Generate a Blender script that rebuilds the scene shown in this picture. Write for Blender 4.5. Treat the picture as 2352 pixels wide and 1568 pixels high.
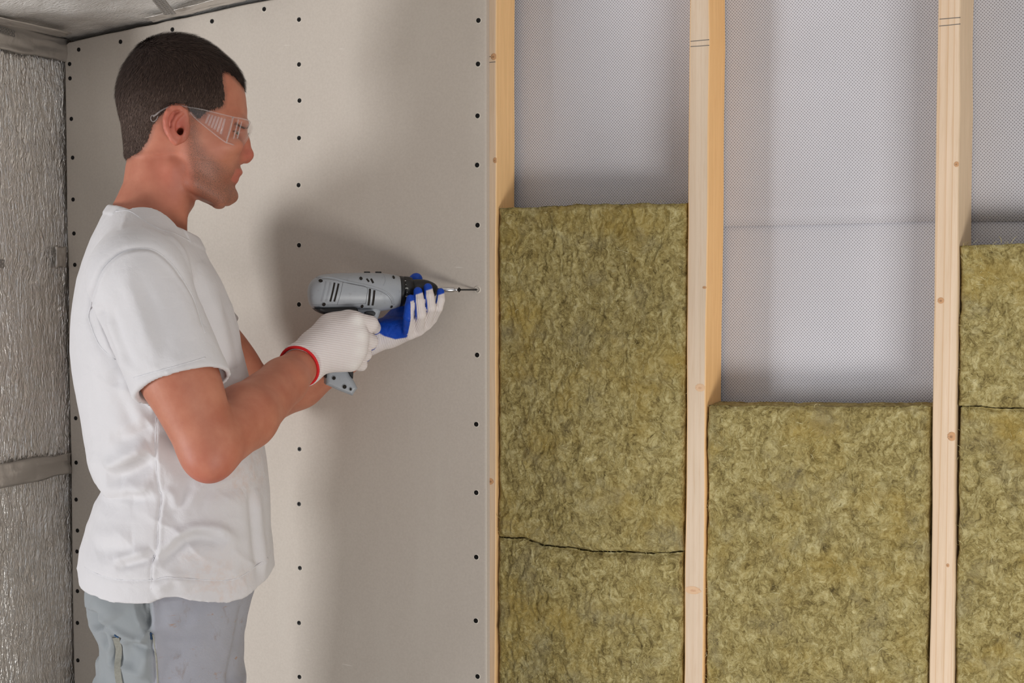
import bpy, bmesh, math, random
import numpy as np
from mathutils import Vector, Matrix

for _o in list(bpy.data.objects):
    bpy.data.objects.remove(_o)
scene = bpy.context.scene
COL = scene.collection

# ------------------------------------------------------------------ camera
FPX = 3061.0
IW, IH = 2352.0, 1568.0
YAW = math.atan(FPX / 7084.0)
PITCH = math.atan((784.0 - 640.0) / FPX)
CAM = np.array([0.0, -1.912, 1.44])
cam_data = bpy.data.cameras.new('camera')
cam_data.sensor_width = 36.0
cam_data.lens = FPX / IW * 36.0
cam_data.clip_start = 0.05
cam = bpy.data.objects.new('camera', cam_data)
cam.location = CAM
cam.rotation_euler = (math.pi / 2 - PITCH, 0, YAW)
COL.objects.link(cam)
scene.camera = cam

# ------------------------------------------------------------------ world, lamps, exposure
world = bpy.data.worlds.new('world')
scene.world = world
world.use_nodes = True
_bg = world.node_tree.nodes['Background']
_bg.inputs[0].default_value = (0.92, 0.95, 1.0, 1)
_bg.inputs[1].default_value = 0.49


def area_light(name, loc, target, size_x, size_y, power, col):
    ld = bpy.data.lights.new(name, 'AREA')
    ld.shape = 'RECTANGLE'
    ld.size, ld.size_y = size_x, size_y
    ld.energy = power
    ld.color = col
    o = bpy.data.objects.new(name, ld)
    o.location = loc
    d = Vector(target) - Vector(loc)
    o.rotation_euler = d.to_track_quat('-Z', 'Y').to_euler()
    COL.objects.link(o)
    return o


area_light('window_light', (-2.88, -2.35, 0.75), (-1.1, -0.1, 1.3), 0.65, 0.8, 52, (0.97, 0.98, 1.0))
area_light('work_lamp_light', (0.95, -1.65, 0.22), (-0.5, 0, 1.35), 0.9, 0.7, 38, (1.0, 0.97, 0.93))

scene.view_settings.view_transform = 'Standard'
scene.view_settings.look = 'None'
scene.view_settings.exposure = -0.1
scene.view_settings.gamma = 1.0
scene.view_settings.use_curve_mapping = False

# ------------------------------------------------------------------ measuring helpers
_cy, _sy = math.cos(YAW), math.sin(YAW)
_cp, _sp = math.cos(PITCH), math.sin(PITCH)
RIGHT = np.array([_cy, _sy, 0.0])
FWD = np.array([-_sy * _cp, _cy * _cp, -_sp])
UP = np.array([-_sy * _sp, _cy * _sp, _cp])


def ray(px, py):
    return FWD + RIGHT * ((px - IW / 2) / FPX) - UP * ((py - IH / 2) / FPX)


def on_wall(px, py, y=0.0):
    d = ray(px, py)
    return CAM + d * ((y - CAM[1]) / d[1])


def on_left(px, py, x):
    d = ray(px, py)
    return CAM + d * ((x - CAM[0]) / d[0])


def project(P):
    P = np.asarray(P, float) - CAM
    z = P @ FWD
    return np.stack([IW / 2 + FPX * (P @ RIGHT) / z, IH / 2 - FPX * (P @ UP) / z], -1)


# the worker stands in a frame of his own: a = ahead of him, b = towards his left hand, c = up
MAN_PX = 420.0
MAN_Z = 1.93
_ang = math.atan((IW / 2 - MAN_PX) / FPX)
_ma = YAW + _ang
EA = np.array([math.cos(_ma), math.sin(_ma), 0.0])
EB = np.array([-math.sin(_ma), math.cos(_ma), 0.0])
_h = np.array([-_sy, _cy, 0.0])
MAN_O = np.array([CAM[0], CAM[1], 0.0]) + _h * MAN_Z + RIGHT * ((MAN_PX - IW / 2) / FPX * MAN_Z)


def L(px, py, b=0.0):
    """point of the worker's frame that lies on the plane b, at a measured spot"""
    d = ray(px, py)
    o = CAM - MAN_O
    t = (b - o @ EB) / (d @ EB)
    p = o + d * t
    return np.array([p @ EA, b, p[2]])


def W(p):
    p = np.asarray(p, float)
    return MAN_O + p[..., 0:1] * EA + p[..., 1:2] * EB + p[..., 2:3] * np.array([0, 0, 1.0])


MAN_M = Matrix(((EA[0], EB[0], 0, MAN_O[0]), (EA[1], EB[1], 0, MAN_O[1]), (0, 0, 1, 0), (0, 0, 0, 1)))


# ------------------------------------------------------------------ object helpers
def lin(r, g, b):
    f = lambda v: (v / 255) / 12.92 if v / 255 <= 0.04045 else ((v / 255 + 0.055) / 1.055) ** 2.4
    return (f(r), f(g), f(b), 1.0)


def tag(o, label=None, cat=None, group=None, kind=None):
    if label: o['label'] = label
    if cat: o['category'] = cat
    if group: o['group'] = group
    if kind: o['kind'] = kind
    return o


def empty(name, loc=(0, 0, 0)):
    o = bpy.data.objects.new(name, None)
    o.location = loc
    COL.objects.link(o)
    return o


def add(name, me, mat=None, parent=None, smooth=False):
    o = bpy.data.objects.new(name, me)
    COL.objects.link(o)
    if mat is not None and not me.materials:
        me.materials.append(mat)
    if smooth:
        me.polygons.foreach_set('use_smooth', np.ones(len(me.polygons), bool))
    if parent is not None:
        o.parent = parent
    return o


def np_mesh(name, V, F):
    """V (n,3), F (m,3 or 4)"""
    V = np.ascontiguousarray(V, np.float32)
    F = np.ascontiguousarray(F, np.int32)
    k = F.shape[1]
    me = bpy.data.meshes.new(name)
    me.vertices.add(len(V))
    me.vertices.foreach_set('co', V.ravel())
    me.loops.add(F.size)
    me.loops.foreach_set('vertex_index', F.ravel())
    me.polygons.add(len(F))
    me.polygons.foreach_set('loop_start', np.arange(0, F.size, k, dtype=np.int32))
    me.polygons.foreach_set('loop_total', np.full(len(F), k, np.int32))
    me.update(calc_edges=True)
    me.validate()
    return me


def py_mesh(name, V, F):
    me = bpy.data.meshes.new(name)
    me.from_pydata([tuple(map(float, v)) for v in V], [], F)
    me.update()
    return me


def set_color(me, name, arr):
    at = me.attributes.new(name, 'FLOAT_COLOR', 'POINT')
    a = np.ones((len(me.vertices), 4), np.float32)
    arr = np.asarray(arr, np.float32)
    a[:, :arr.shape[1]] = arr
    at.data.foreach_set('color', a.ravel())


def vnormals(me):
    n = np.empty(len(me.vertices) * 3, np.float32)
    me.vertex_normals.foreach_get('vector', n)
    return n.reshape(-1, 3)


def vcos(me):
    n = np.empty(len(me.vertices) * 3, np.float32)
    me.vertices.foreach_get('co', n)
    return n.reshape(-1, 3)


def grid_faces(nu, nv):
    i = np.arange(nu - 1)[:, None] * nv + np.arange(nv - 1)[None, :]
    return np.stack([i, i + nv, i + nv + 1, i + 1], -1).reshape(-1, 4)


def tube(pts, rad, seg=8, cap=True):
    """tube mesh data along a polyline; rad scalar or per-point"""
    P = np.asarray(pts, float)
    n = len(P)
    R = np.broadcast_to(np.asarray(rad, float), (n,))
    T = np.gradient(P, axis=0)
    T /= np.linalg.norm(T, axis=1)[:, None] + 1e-12
    ref = np.array([0.31, 0.17, 0.93])
    N = np.cross(T, ref); N /= np.linalg.norm(N, axis=1)[:, None] + 1e-12
    B = np.cross(T, N)
    an = np.linspace(0, 2 * math.pi, seg, endpoint=False)
    V = (P[:, None] + R[:, None, None] * (np.cos(an)[None, :, None] * N[:, None] + np.sin(an)[None, :, None] * B[:, None])).reshape(-1, 3)
    F = []
    for i in range(n - 1):
        for j in range(seg):
            k = (j + 1) % seg
            F.append((i * seg + j, i * seg + k, (i + 1) * seg + k, (i + 1) * seg + j))
    if cap:
        F.append(tuple(range(seg))[::-1])
        F.append(tuple((n - 1) * seg + j for j in range(seg)))
    return V, F


def spline(pts, n):
    """Catmull-Rom resample of a polyline to n points"""
    P = np.asarray(pts, float)
    if len(P) < 3:
        t = np.linspace(0, 1, n)[:, None]
        return P[0] * (1 - t) + P[-1] * t
    Q = np.vstack([2 * P[0] - P[1], P, 2 * P[-1] - P[-2]])
    u = np.linspace(0, len(P) - 1 - 1e-9, n)
    i = u.astype(int); t = (u - i)[:, None]
    a, b, c, d = Q[i], Q[i + 1], Q[i + 2], Q[i + 3]
    return 0.5 * ((2 * b) + (c - a) * t + (2 * a - 5 * b + 4 * c - d) * t ** 2 + (3 * b - a - 3 * c + d) * t ** 3)


def box_mesh(name, x0, x1, y0, y1, z0, z1, bevel=0.0, seg=2):
    bm = bmesh.new()
    bmesh.ops.create_cube(bm, size=1)
    for v in bm.verts:
        v.co = ((x0 + x1) / 2 + v.co.x * (x1 - x0), (y0 + y1) / 2 + v.co.y * (y1 - y0), (z0 + z1) / 2 + v.co.z * (z1 - z0))
    if bevel:
        bmesh.ops.bevel(bm, geom=bm.edges[:], offset=bevel, segments=seg, affect='EDGES', profile=0.5)
    me = bpy.data.meshes.new(name)
    bm.to_mesh(me); bm.free()
    return me


# numpy value noise
_rng = np.random.default_rng(7)
_TAB = _rng.random((64, 64, 64)).astype(np.float32)


def vnoise(x, y, z):
    x, y, z = np.broadcast_arrays(x, y, z)
    xi, yi, zi = np.floor(x).astype(int), np.floor(y).astype(int), np.floor(z).astype(int)
    fx, fy, fz = x - xi, y - yi, z - zi
    fx = fx * fx * (3 - 2 * fx); fy = fy * fy * (3 - 2 * fy); fz = fz * fz * (3 - 2 * fz)
    r = 0
    for dx in (0, 1):
        for dy in (0, 1):
            for dz in (0, 1):
                w = (fx if dx else 1 - fx) * (fy if dy else 1 - fy) * (fz if dz else 1 - fz)
                r = r + w * _TAB[(xi + dx) & 63, (yi + dy) & 63, (zi + dz) & 63]
    return r * 2 - 1


def fbm(x, y, z, octv=4, gain=0.5):
    r, a, s = 0, 1.0, 1.0
    for i in range(octv):
        r = r + a * vnoise(x * s + 17.3 * i, y * s + 5.1 * i, z * s + 9.7 * i)
        a *= gain; s *= 2.03
    return r


# ------------------------------------------------------------------ node helpers
class NT:
    def __init__(self, name):
        self.mat = bpy.data.materials.new(name)
        self.mat.use_nodes = True
        self.t = self.mat.node_tree
        self.t.nodes.clear()
        self.out = self.t.nodes.new('ShaderNodeOutputMaterial')

    def n(self, typ, ins=None, **kw):
        nd = self.t.nodes.new('ShaderNode' + typ)
        for k, v in kw.items():
            setattr(nd, k, v)
        for k, v in (ins or {}).items():
            self.set(nd.inputs[k], v)
        return nd

    def set(self, sock, v):
        if isinstance(v, bpy.types.NodeSocket):
            self.t.links.new(v, sock)
        elif isinstance(v, bpy.types.Node):
            self.t.links.new(v.outputs[0], sock)
        else:
            sock.default_value = v

    def co(self, kind='Object', scale=None, rot=None):
        c = self.n('TexCoord').outputs[kind]
        if scale is not None or rot is not None:
            c = self.n('Mapping', {0: c, 'Scale': scale or (1, 1, 1), 'Rotation': rot or (0, 0, 0)}).outputs[0]
        return c

    def noise(self, vec, scale, detail=4, rough=0.5, dist=0.0, color=False):
        nd = self.n('TexNoise', {'Vector': vec, 'Scale': scale, 'Detail': detail, 'Roughness': rough, 'Distortion': dist})
        return nd.outputs[1 if color else 0]

    def ramp(self, fac, stops, interp='LINEAR'):
        nd = self.n('ValToRGB', {0: fac})
        cr = nd.color_ramp
        cr.interpolation = interp
        while len(cr.elements) < len(stops):
            cr.elements.new(0.5)
        for e, (p, c) in zip(cr.elements, stops):
            e.position = p
            e.color = c if len(c) == 4 else (*c, 1)
        return nd.outputs[0]

    def math(self, op, a, b=0.0, c=0.0):
        return self.n('Math', {0: a, 1: b, 2: c}, operation=op).outputs[0]

    def mix(self, fac, a, b, mode='MIX'):
        nd = self.n('Mix', data_type='RGBA', blend_type=mode)
        self.set(nd.inputs[0], fac); self.set(nd.inputs[6], a); self.set(nd.inputs[7], b)
        return nd.outputs[2]

    def maprange(self, v, a, b, c, d):
        return self.n('MapRange', {0: v, 1: a, 2: b, 3: c, 4: d}).outputs[0]

    def bump(self, h, strength=0.5, dist=0.002, normal=None):
        nd = self.n('Bump', {'Height': h, 'Strength': strength, 'Distance': dist})
        if normal is not None:
            self.set(nd.inputs['Normal'], normal)
        return nd.outputs[0]

    def attr(self, name, out=0):
        return self.n('Attribute', attribute_name=name).outputs[out]

    def sep(self, v):
        return self.n('SeparateXYZ', {0: v}).outputs

    def pbsdf(self, **ins):
        names = {'color': 'Base Color', 'rough': 'Roughness', 'metal': 'Metallic', 'normal': 'Normal', 'spec': 'Specular IOR Level',
                 'trans': 'Transmission Weight', 'ior': 'IOR', 'alpha': 'Alpha', 'sss': 'Subsurface Weight', 'sssr': 'Subsurface Radius', 'ssss': 'Subsurface Scale',
                 'sheen': 'Sheen Weight', 'coat': 'Coat Weight', 'coatr': 'Coat Roughness'}
        nd = self.n('BsdfPrincipled', {names[k]: v for k, v in ins.items()})
        self.t.links.new(nd.outputs[0], self.out.inputs[0])
        return self.mat


def plain(name, rgb, rough=0.5, metal=0.0, bump=0.0, bscale=200.0):
    t = NT(name)
    c = t.co()
    nz = t.noise(c, bscale, 3)
    base = lin(*rgb)
    col = t.mix(t.maprange(nz, 0.3, 0.7, 0, 1), tuple(v * 0.9 for v in base[:3]) + (1,), tuple(min(1, v * 1.08) for v in base[:3]) + (1,))
    kw = dict(color=col, rough=rough, metal=metal)
    if bump:
        kw['normal'] = t.bump(nz, bump, 0.001)
    return t.pbsdf(**kw)

# ================================================================== the setting
XL = float(on_wall(156, 800, -0.0125)[0])          # left wall plane
c0 = on_wall(150, 93, -0.0125)
c1 = on_wall(590, -1, -0.0125)
c2 = on_left(0, 62, XL)
CN = np.cross(c1 - c0, c2 - c0); CN /= np.linalg.norm(CN)
if CN[2] > 0: CN = -CN


def ceil_z(x, y):
    return c0[2] - (CN[0] * (x - c0[0]) + CN[1] * (y - c0[1])) / CN[2]


def on_ceil(px, py, off=0.0):
    d = ray(px, py)
    q = c0 + CN * off
    return CAM + d * (((q - CAM) @ CN) / (d @ CN))


def m_foil(name, axis, metal=0.8, bd=0.0050):
    t = NT(name)
    c = t.co()
    base = t.noise(c, 9, 3, 0.6)
    warp = t.noise(c, 14, 3, 0.55, color=True)
    wv = t.n('VectorMath', {0: warp, 1: (0.5, 0.5, 0.5)}, operation='SUBTRACT').outputs[0]
    wv = t.n('VectorMath', {0: wv, 'Scale': 0.035}, operation='SCALE').outputs[0]
    p = t.n('VectorMath', {0: c, 1: wv}, operation='ADD').outputs[0]
    sc = (1, 1, 0.16) if axis == 'z' else (0.3, 1.0, 1)
    p2 = t.n('Mapping', {0: p, 'Scale': sc}).outputs[0]
    r1 = t.noise(p2, 190, 2, 0.5)
    r1 = t.math('ABSOLUTE', t.math('SUBTRACT', r1, 0.5))
    r2 = t.noise(p2, 420, 2, 0.5)
    h = t.math('ADD', t.math('MULTIPLY', r1, -1.6), t.math('MULTIPLY', r2, 0.55))
    nrm = t.bump(h, 0.75, bd)
    col = t.mix(base, lin(230, 226, 220), lin(246, 243, 239))
    return t.pbsdf(color=col, metal=metal, rough=t.maprange(base, 0.3, 0.7, 0.16, 0.28), normal=nrm)


def m_tape():
    t = NT('foil tape')
    c = t.co()
    n1 = t.noise(c, 30, 3, 0.5, 0.4)
    n2 = t.noise(t.co(scale=(1, 0.25, 1)), 60, 2)
    h = t.math('ADD', n1, t.math('MULTIPLY', n2, 0.4))
    return t.pbsdf(color=lin(206, 201, 195), metal=0.75, rough=0.33, normal=t.bump(h, 0.35, 0.006))


MAT_FOIL = m_foil('foil wall', 'z')
MAT_FOILC = m_foil('foil ceiling', 'x', 0.25, 0.003)
MAT_TAPE = m_tape()

# left wall: crinkled foil facing, real ridges near the corner
YF = -0.37
nv_, nz_ = 190, 560
ys = np.concatenate([np.linspace(0.10, 0.0, 10), np.linspace(-0.001, -0.32, 270), np.linspace(-0.322, YF, 30)])
zs = np.concatenate([np.linspace(0.0, 0.7, 40), np.linspace(0.71, 2.15, 520)])
Y, Z = np.meshgrid(ys, zs, indexing='ij')
wy = Y + 0.010 * fbm(Y * 9, Z * 12, 0 * Y + 3.3, 3)
rid = np.abs(vnoise(wy * 150, Z * 20, 0 * Y + 1.1))
rid2 = vnoise(wy * 260, Z * 34, 0 * Y + 7.7)
H = 0.0016 * (0.5 - rid) + 0.0005 * rid2 + 0.003 * vnoise(Y * 8, Z * 6, 0 * Y)
ZT = ceil_z(XL, Y) + 0.02
Zc = np.minimum(Z, ZT)
V = np.stack([XL - 0.004 + H, Y, Zc], -1).reshape(-1, 3)
wl = add('wall_left', np_mesh('wall_left', V, grid_faces(len(ys), len(zs))), MAT_FOIL, smooth=True)
tag(wl, 'crinkled silver foil-faced insulation wall behind the worker', kind='structure')
sol = wl.modifiers.new('thick', 'SOLIDIFY'); sol.thickness = 0.04; sol.offset = 0  # real thickness
sol.offset = 1.0

# ceiling: sloping foil face
xs = np.linspace(XL - 0.05, 1.6, 420); ys2 = np.linspace(0.14, -1.0, 150)
X, Yc = np.meshgrid(xs, ys2, indexing='ij')
Hc = 0.004 * fbm(X * 9, Yc * 14, 0 * X + 2.2, 4) + 0.0022 * (0.5 - np.abs(vnoise(X * 35, Yc * 60 + 9 * vnoise(X * 8, Yc * 8, 0 * X), 0 * X + 4)))
zc_ = ceil_z(X, Yc)
V = np.stack([X, Yc, zc_ + 0.006 - Hc], -1).reshape(-1, 3)
F = grid_faces(len(xs), len(ys2))
cl = add('ceiling', np_mesh('ceiling', V, F), MAT_FOILC, smooth=True)
tag(cl, 'sloping foil-lined ceiling above the plasterboard', kind='structure')
sol = cl.modifiers.new('thick', 'SOLIDIFY'); sol.thickness = 0.03; sol.offset = -1.0

# floor
def m_floor():
    t = NT('screed')
    c = t.co()
    n = t.noise(c, 6, 6, 0.6)
    return t.pbsdf(color=t.mix(n, lin(120, 112, 104), lin(160, 152, 143)), rough=0.8, normal=t.bump(t.noise(c, 80, 4), 0.3, 0.004))
fl = add('floor', box_mesh('floor', -3.62, 2.2, -3.2, 0.2, -0.05, 0.0), m_floor())
tag(fl, 'bare grey screed floor', kind='structure')


# outer boarding behind the membrane
def m_board():
    t = NT('boarding')
    n = t.noise(t.co(scale=(1, 1, 0.1)), 30, 4)
    return t.pbsdf(color=t.mix(n, lin(150, 115, 75), lin(190, 155, 110)), rough=0.8)
wb = add('wall_back', box_mesh('wall_back', -3.62, 1.2, 0.11, 0.14, 0.0, 3.4), m_board())
tag(wb, 'rough outer boarding behind the grey membrane', kind='structure')


wf = add('wall_far', box_mesh('wall_far', -3.62, -3.58, -3.2, 0.11, 0.0, 2.4), MAT_FOIL)
tag(wf, 'foil-faced wall of the neighbouring bay', kind='structure')


def to_y(p, q, y):
    return p + (q - p) * ((y - p[1]) / (q[1] - p[1]))


def strip(name, p0, p1, w0, w1, up, mat, nrm, parent=None, thick=0.0012, n=30, wav=0.002, seed=0, m=12):
    """a thin tape stuck to a surface, slightly wavy"""
    p0, p1, up, nrm = map(lambda v: np.asarray(v, float), (p0, p1, up, nrm))
    u = np.linspace(0, 1, n)[:, None, None]; v = np.linspace(-1, 1, m)[None, :, None]
    w = (w0 * (1 - u) + w1 * u) / 2
    wob = 1 + 0.10 * vnoise(u * 9, 0 * u + seed, 0 * u)
    P = p0 * (1 - u) + p1 * u + up * v * w * wob
    hh = wav * fbm(u * 6 + seed, v * 2.0, 0 * (u + v), 3)
    edge = np.clip((1 - np.abs(v)) * 8, 0, 1) * np.ones_like(u)
    P = P + nrm * (thick * edge + hh * edge * 0.6 + 0.0008)
    me = np_mesh(name, P.reshape(-1, 3), grid_faces(n, m))
    o = add(name, me, mat, parent, smooth=True)
    s = o.modifiers.new('thick', 'SOLIDIFY'); s.thickness = 0.001; s.offset = 0
    return o


# tapes on the left wall
nx = np.array([1.0, 0, 0])
a0, a1 = on_left(162, 1063, XL + 0.006), on_left(-90, 1110, XL + 0.006)
a1 = to_y(a0, a1, YF + .004)
strip('foil_tape', a0, a1, 0.038, 0.046, (0, 0, 1), MAT_TAPE, nx, wl, seed=1, wav=0.006)
b0, b1 = on_left(158, 118, XL + 0.005), on_left(-90, 62, XL + 0.005)
b1 = to_y(b0, b1, YF + .004)
strip('foil_tape', b0, b1, 0.038, 0.052, (0, 0, 1), MAT_TAPE, nx, wl, seed=5, wav=0.005)
e0, e1 = on_left(126, 590, XL + 0.004), on_left(150, 590, XL + 0.004)
strip('foil_tape', e0, e1, 0.040, 0.036, (0, 0, 1), MAT_TAPE, nx, wl, seed=8, wav=0.003, n=10)
# ceiling tapes: along the wall joint and along the board
d0, d1 = on_ceil(150, 78, 0.004), on_ceil(-60, 34, 0.004)
d1 = to_y(d0, d1, YF + .004)
dv = d1 - d0; dv /= np.linalg.norm(dv)
strip('foil_tape', d0, d1, 0.030, 0.036, np.cross(dv, CN), MAT_TAPE, CN, cl, seed=11, wav=0.003)
f0, f1 = on_ceil(340, 45, 0.004), on_ceil(640, -30, 0.004)
dv = f1 - f0; dv /= np.linalg.norm(dv)
strip('foil_tape', f0, f1, 0.030, 0.045, np.cross(dv, CN), MAT_TAPE, CN, cl, seed=14, wav=0.006)


# perforated steel straps
def perforated_strap(name, p0, p1, width, nrm, mat, parent=None):
    p0, p1, nrm = map(lambda v: np.asarray(v, float), (p0, p1, nrm))
    ln = np.linalg.norm(p1 - p0); d = (p1 - p0) / ln; s = np.cross(nrm, d)
    bm = bmesh.new()
    def ring(cx, cy, r, k):
        return [(cx + r * math.cos(2 * math.pi * i / k), cy + r * math.sin(2 * math.pi * i / k)) for i in range(k)]
    cell = width / 2
    nu = max(2, int(round(ln / cell)))
    cell_u = ln / nu
    for iu in range(nu):
        for iv in range(2):
            u0, v0 = iu * cell_u, -width / 2 + iv * cell
            # square cell with a round hole: 12 outer + 12 inner points
            outer = []
            for i in range(12):
                an = 2 * math.pi * i / 12
                cx, cyv = math.cos(an), math.sin(an)
                q = max(abs(cx), abs(cyv))
                outer.append((u0 + cell_u / 2 + cx / q * cell_u / 2, v0 + cell / 2 + cyv / q * cell / 2))
            inner = ring(u0 + cell_u / 2, v0 + cell / 2, cell * 0.26, 12)
            vo = [bm.verts.new(tuple(p0 + d * x + s * y_)) for x, y_ in outer]
            vi = [bm.verts.new(tuple(p0 + d * x + s * y_)) for x, y_ in inner]
            for i in range(12):
                j = (i + 1) % 12
                bm.faces.new((vo[i], vo[j], vi[j], vi[i]))
    bmesh.ops.remove_doubles(bm, verts=bm.verts[:], dist=1e-5)
    me = bpy.data.meshes.new(name); bm.to_mesh(me); bm.free()
    o = add(name, me, mat, parent)
    so = o.modifiers.new('thick', 'SOLIDIFY'); so.thickness = 0.0012; so.offset = 0
    return o


MAT_ZINC = plain('galvanised steel', (150, 146, 142), 0.42, 0.55, 0.1, 300)
q0, q1 = on_ceil(338, -34, 0.013), on_ceil(391, 33, 0.013)
tag(perforated_strap('perforated_strap', q0, q1, 0.020, CN, MAT_ZINC), 'perforated steel strap fixed to the foil ceiling above the plasterboard edge', 'strap')
q0, q1 = on_left(-60, 46, XL + 0.016), on_left(34, 78, XL + 0.016)
tag(perforated_strap('perforated_strap', q0, q1, 0.012, nx, MAT_ZINC), 'perforated steel strap end on the foil tape in the upper left corner', 'strap')
q0, q1 = on_left(-60, 600, XL + 0.012), on_left(10, 606, XL + 0.012)
tag(perforated_strap('perforated_strap', q0, q1, 0.015, nx, MAT_ZINC), 'perforated steel strap end midway up the crinkled foil wall', 'strap')


# ------------------------------------------------------------------ membrane sheets in the bays
def m_membrane():
    t = NT('membrane')
    c = t.co()
    x, y, z = t.sep(c)
    k = 2 * math.pi / 0.0046
    # staggered dimples
    gx = t.math('MULTIPLY', t.math('ADD', x, t.math('MULTIPLY', z, 0.05)), k)
    gz = t.math('MULTIPLY', z, k * 0.95)
    dots = t.math('ADD', t.math('COSINE', t.math('ADD', gx, gz)), t.math('COSINE', t.math('SUBTRACT', gx, gz)))
    dm = t.n('MapRange', {0: dots, 1: 0.35, 2: 1.7, 3: 0.0, 4: 1.0}).outputs[0]
    big = t.noise(c, 5, 3)
    lo = t.mix(big, lin(194, 193, 199), lin(210, 209, 216))
    col = t.mix(t.math('MULTIPLY', dm, 0.8), lo, lin(104, 100, 102))
    h = t.math('ADD', t.math('MULTIPLY', dm, -0.5), t.math('MULTIPLY', t.noise(c, 14, 3), 2.0))
    return t.pbsdf(color=col, rough=0.62, normal=t.bump(h, 0.45, 0.002))


MAT_MEM = m_membrane()
ZSEAM = float(on_wall(1900, 504, 0.078)[2])


def membrane(name, z0, z1, yoff, seed):
    xs = np.linspace(-1.02, 0.75, 180); zs = np.linspace(z0, z1, 60)
    X, Zz = np.meshgrid(xs, zs, indexing='ij')
    xs1 = float(on_wall(1117, 500)[0]); dxs = (float(on_wall(2180, 500)[0]) - xs1) / 2
    ph = (X - xs1) / dxs
    bul = np.sin(math.pi * (ph % 1.0)) ** 2
    Yy = 0.0905 + yoff - 0.006 * bul + 0.0016 * fbm(X * 3 + seed, Zz * 16, 0 * X + seed, 3) * bul
    Zz = np.minimum(Zz, ceil_z(X, Yy) - 0.012)
    # bottom edge of the upper sheet lifts a little
    Vv = np.stack([X, Yy, Zz + (0.004 * vnoise(X * 5, 0 * X + seed, 0 * X) if seed else 0)], -1).reshape(-1, 3)
    o = add(name, np_mesh(name, Vv, grid_faces(len(xs), len(zs))), MAT_MEM, smooth=True)
    s = o.modifiers.new('thick', 'SOLIDIFY'); s.thickness = 0.0012; s.offset = 0
    return o


tag(membrane('membrane_sheet', ZSEAM - 0.004, 3.2, -0.003, 3), 'grey dimpled membrane sheet above the horizontal overlap, behind the studs', 'membrane')
tag(membrane('membrane_sheet', 0.02, ZSEAM + 0.10, 0.001, 0), 'grey dimpled membrane sheet below the horizontal overlap, behind the studs', 'membrane')


# ------------------------------------------------------------------ timber studs
def m_pine(name, tone, grain=1.0, seed=0.0, side=(226, 180, 122)):
    t = NT(name)
    c = t.co()
    p = t.n('Mapping', {0: c, 'Location': (seed, seed * 0.7, seed), 'Scale': (1, 1, 0.045)}).outputs[0]
    w = t.noise(p, 18, 2, 0.5, 0.3)
    n1 = t.noise(p, 130, 3, 0.55)
    n2 = t.noise(p, 420, 2, 0.6)
    rings = t.n('TexWave', {'Vector': t.n('Mapping', {0: c, 'Location': (seed, 0, 0), 'Scale': (1, 0.6, 0.02)}).outputs[0], 'Scale': 32.0, 'Distortion': 6.0, 'Detail': 3.0, 'Detail Scale': 1.0},
                wave_type='BANDS', bands_direction='X', wave_profile='SAW').outputs[1]
    g = t.math('POWER', rings, 7.0)
    lo = lin(*tone)
    dk = lin(int(tone[0] * 0.88), int(tone[1] * 0.75), int(tone[2] * 0.58))
    lt = lin(min(255, tone[0] + 10), min(255, tone[1] + 10), min(255, tone[2] + 12))
    col = t.mix(t.maprange(n1, 0.3, 0.7, 0, 1), lo, lt)
    col = t.mix(t.math('MULTIPLY', g, 0.55 * grain), col, dk)
    col = t.mix(t.maprange(w, 0.45, 0.75, 0, 0.35), col, dk)
    col = t.mix(t.maprange(n2, 0.55, 0.8, 0, 0.25), col, dk)
    nx_ = t.math('ABSOLUTE', t.sep(t.n('TexCoord').outputs['Normal'])[0])
    # side faces have a deeper, yellower tone than the front faces
    sd = t.mix(t.maprange(n1, 0.3, 0.7, 0, 1), lin(*side), lin(min(255, side[0] + 12), min(255, side[1] + 10), min(255, side[2] + 10)))
    sd = t.mix(t.maprange(n2, 0.5, 0.8, 0, 0.35), sd, lin(int(side[0] * .9), int(side[1] * .8), int(side[2] * .7)))
    col = t.mix(t.maprange(nx_, 0.5, 0.8, 0, 1), col, sd)
    h = t.math('ADD', n1, t.math('MULTIPLY', n2, 0.7))
    return t.pbsdf(color=col, rough=0.68, normal=t.bump(h, 0.35, 0.0012))


MAT_KNOT = None
def m_knot():
    t = NT('knot')
    c = t.co('Generated')
    d = t.n('VectorMath', {0: c, 1: (0.5, 0.5, 0.5)}, operation='DISTANCE').outputs['Value']
    d = t.math('ADD', d, t.math('MULTIPLY', t.noise(c, 4, 3), 0.14))
    col = t.ramp(d, [(0.0, lin(110, 62, 38)), (0.25, lin(168, 112, 76)), (0.42, lin(150, 96, 62)), (0.52, lin(84, 50, 32)), (0.62, lin(196, 150, 108))])
    return t.pbsdf(color=col, rough=0.6)
MAT_KNOT = m_knot()
MAT_KNOTP = None
def m_knotp():
    t = NT('pale knot')
    c = t.co('Generated')
    d = t.n('VectorMath', {0: c, 1: (0.5, 0.5, 0.5)}, operation='DISTANCE').outputs['Value']
    d = t.math('ADD', d, t.math('MULTIPLY', t.noise(c, 4, 3), 0.12))
    col = t.ramp(d, [(0.0, lin(196, 140, 104)), (0.35, lin(206, 156, 120)), (0.5, lin(176, 118, 84)), (0.6, lin(214, 178, 142))])
    return t.pbsdf(color=col, rough=0.6)
MAT_KNOTP = m_knotp()
MAT_PENCIL = plain('pencil', (110, 104, 98), 0.6)


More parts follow.
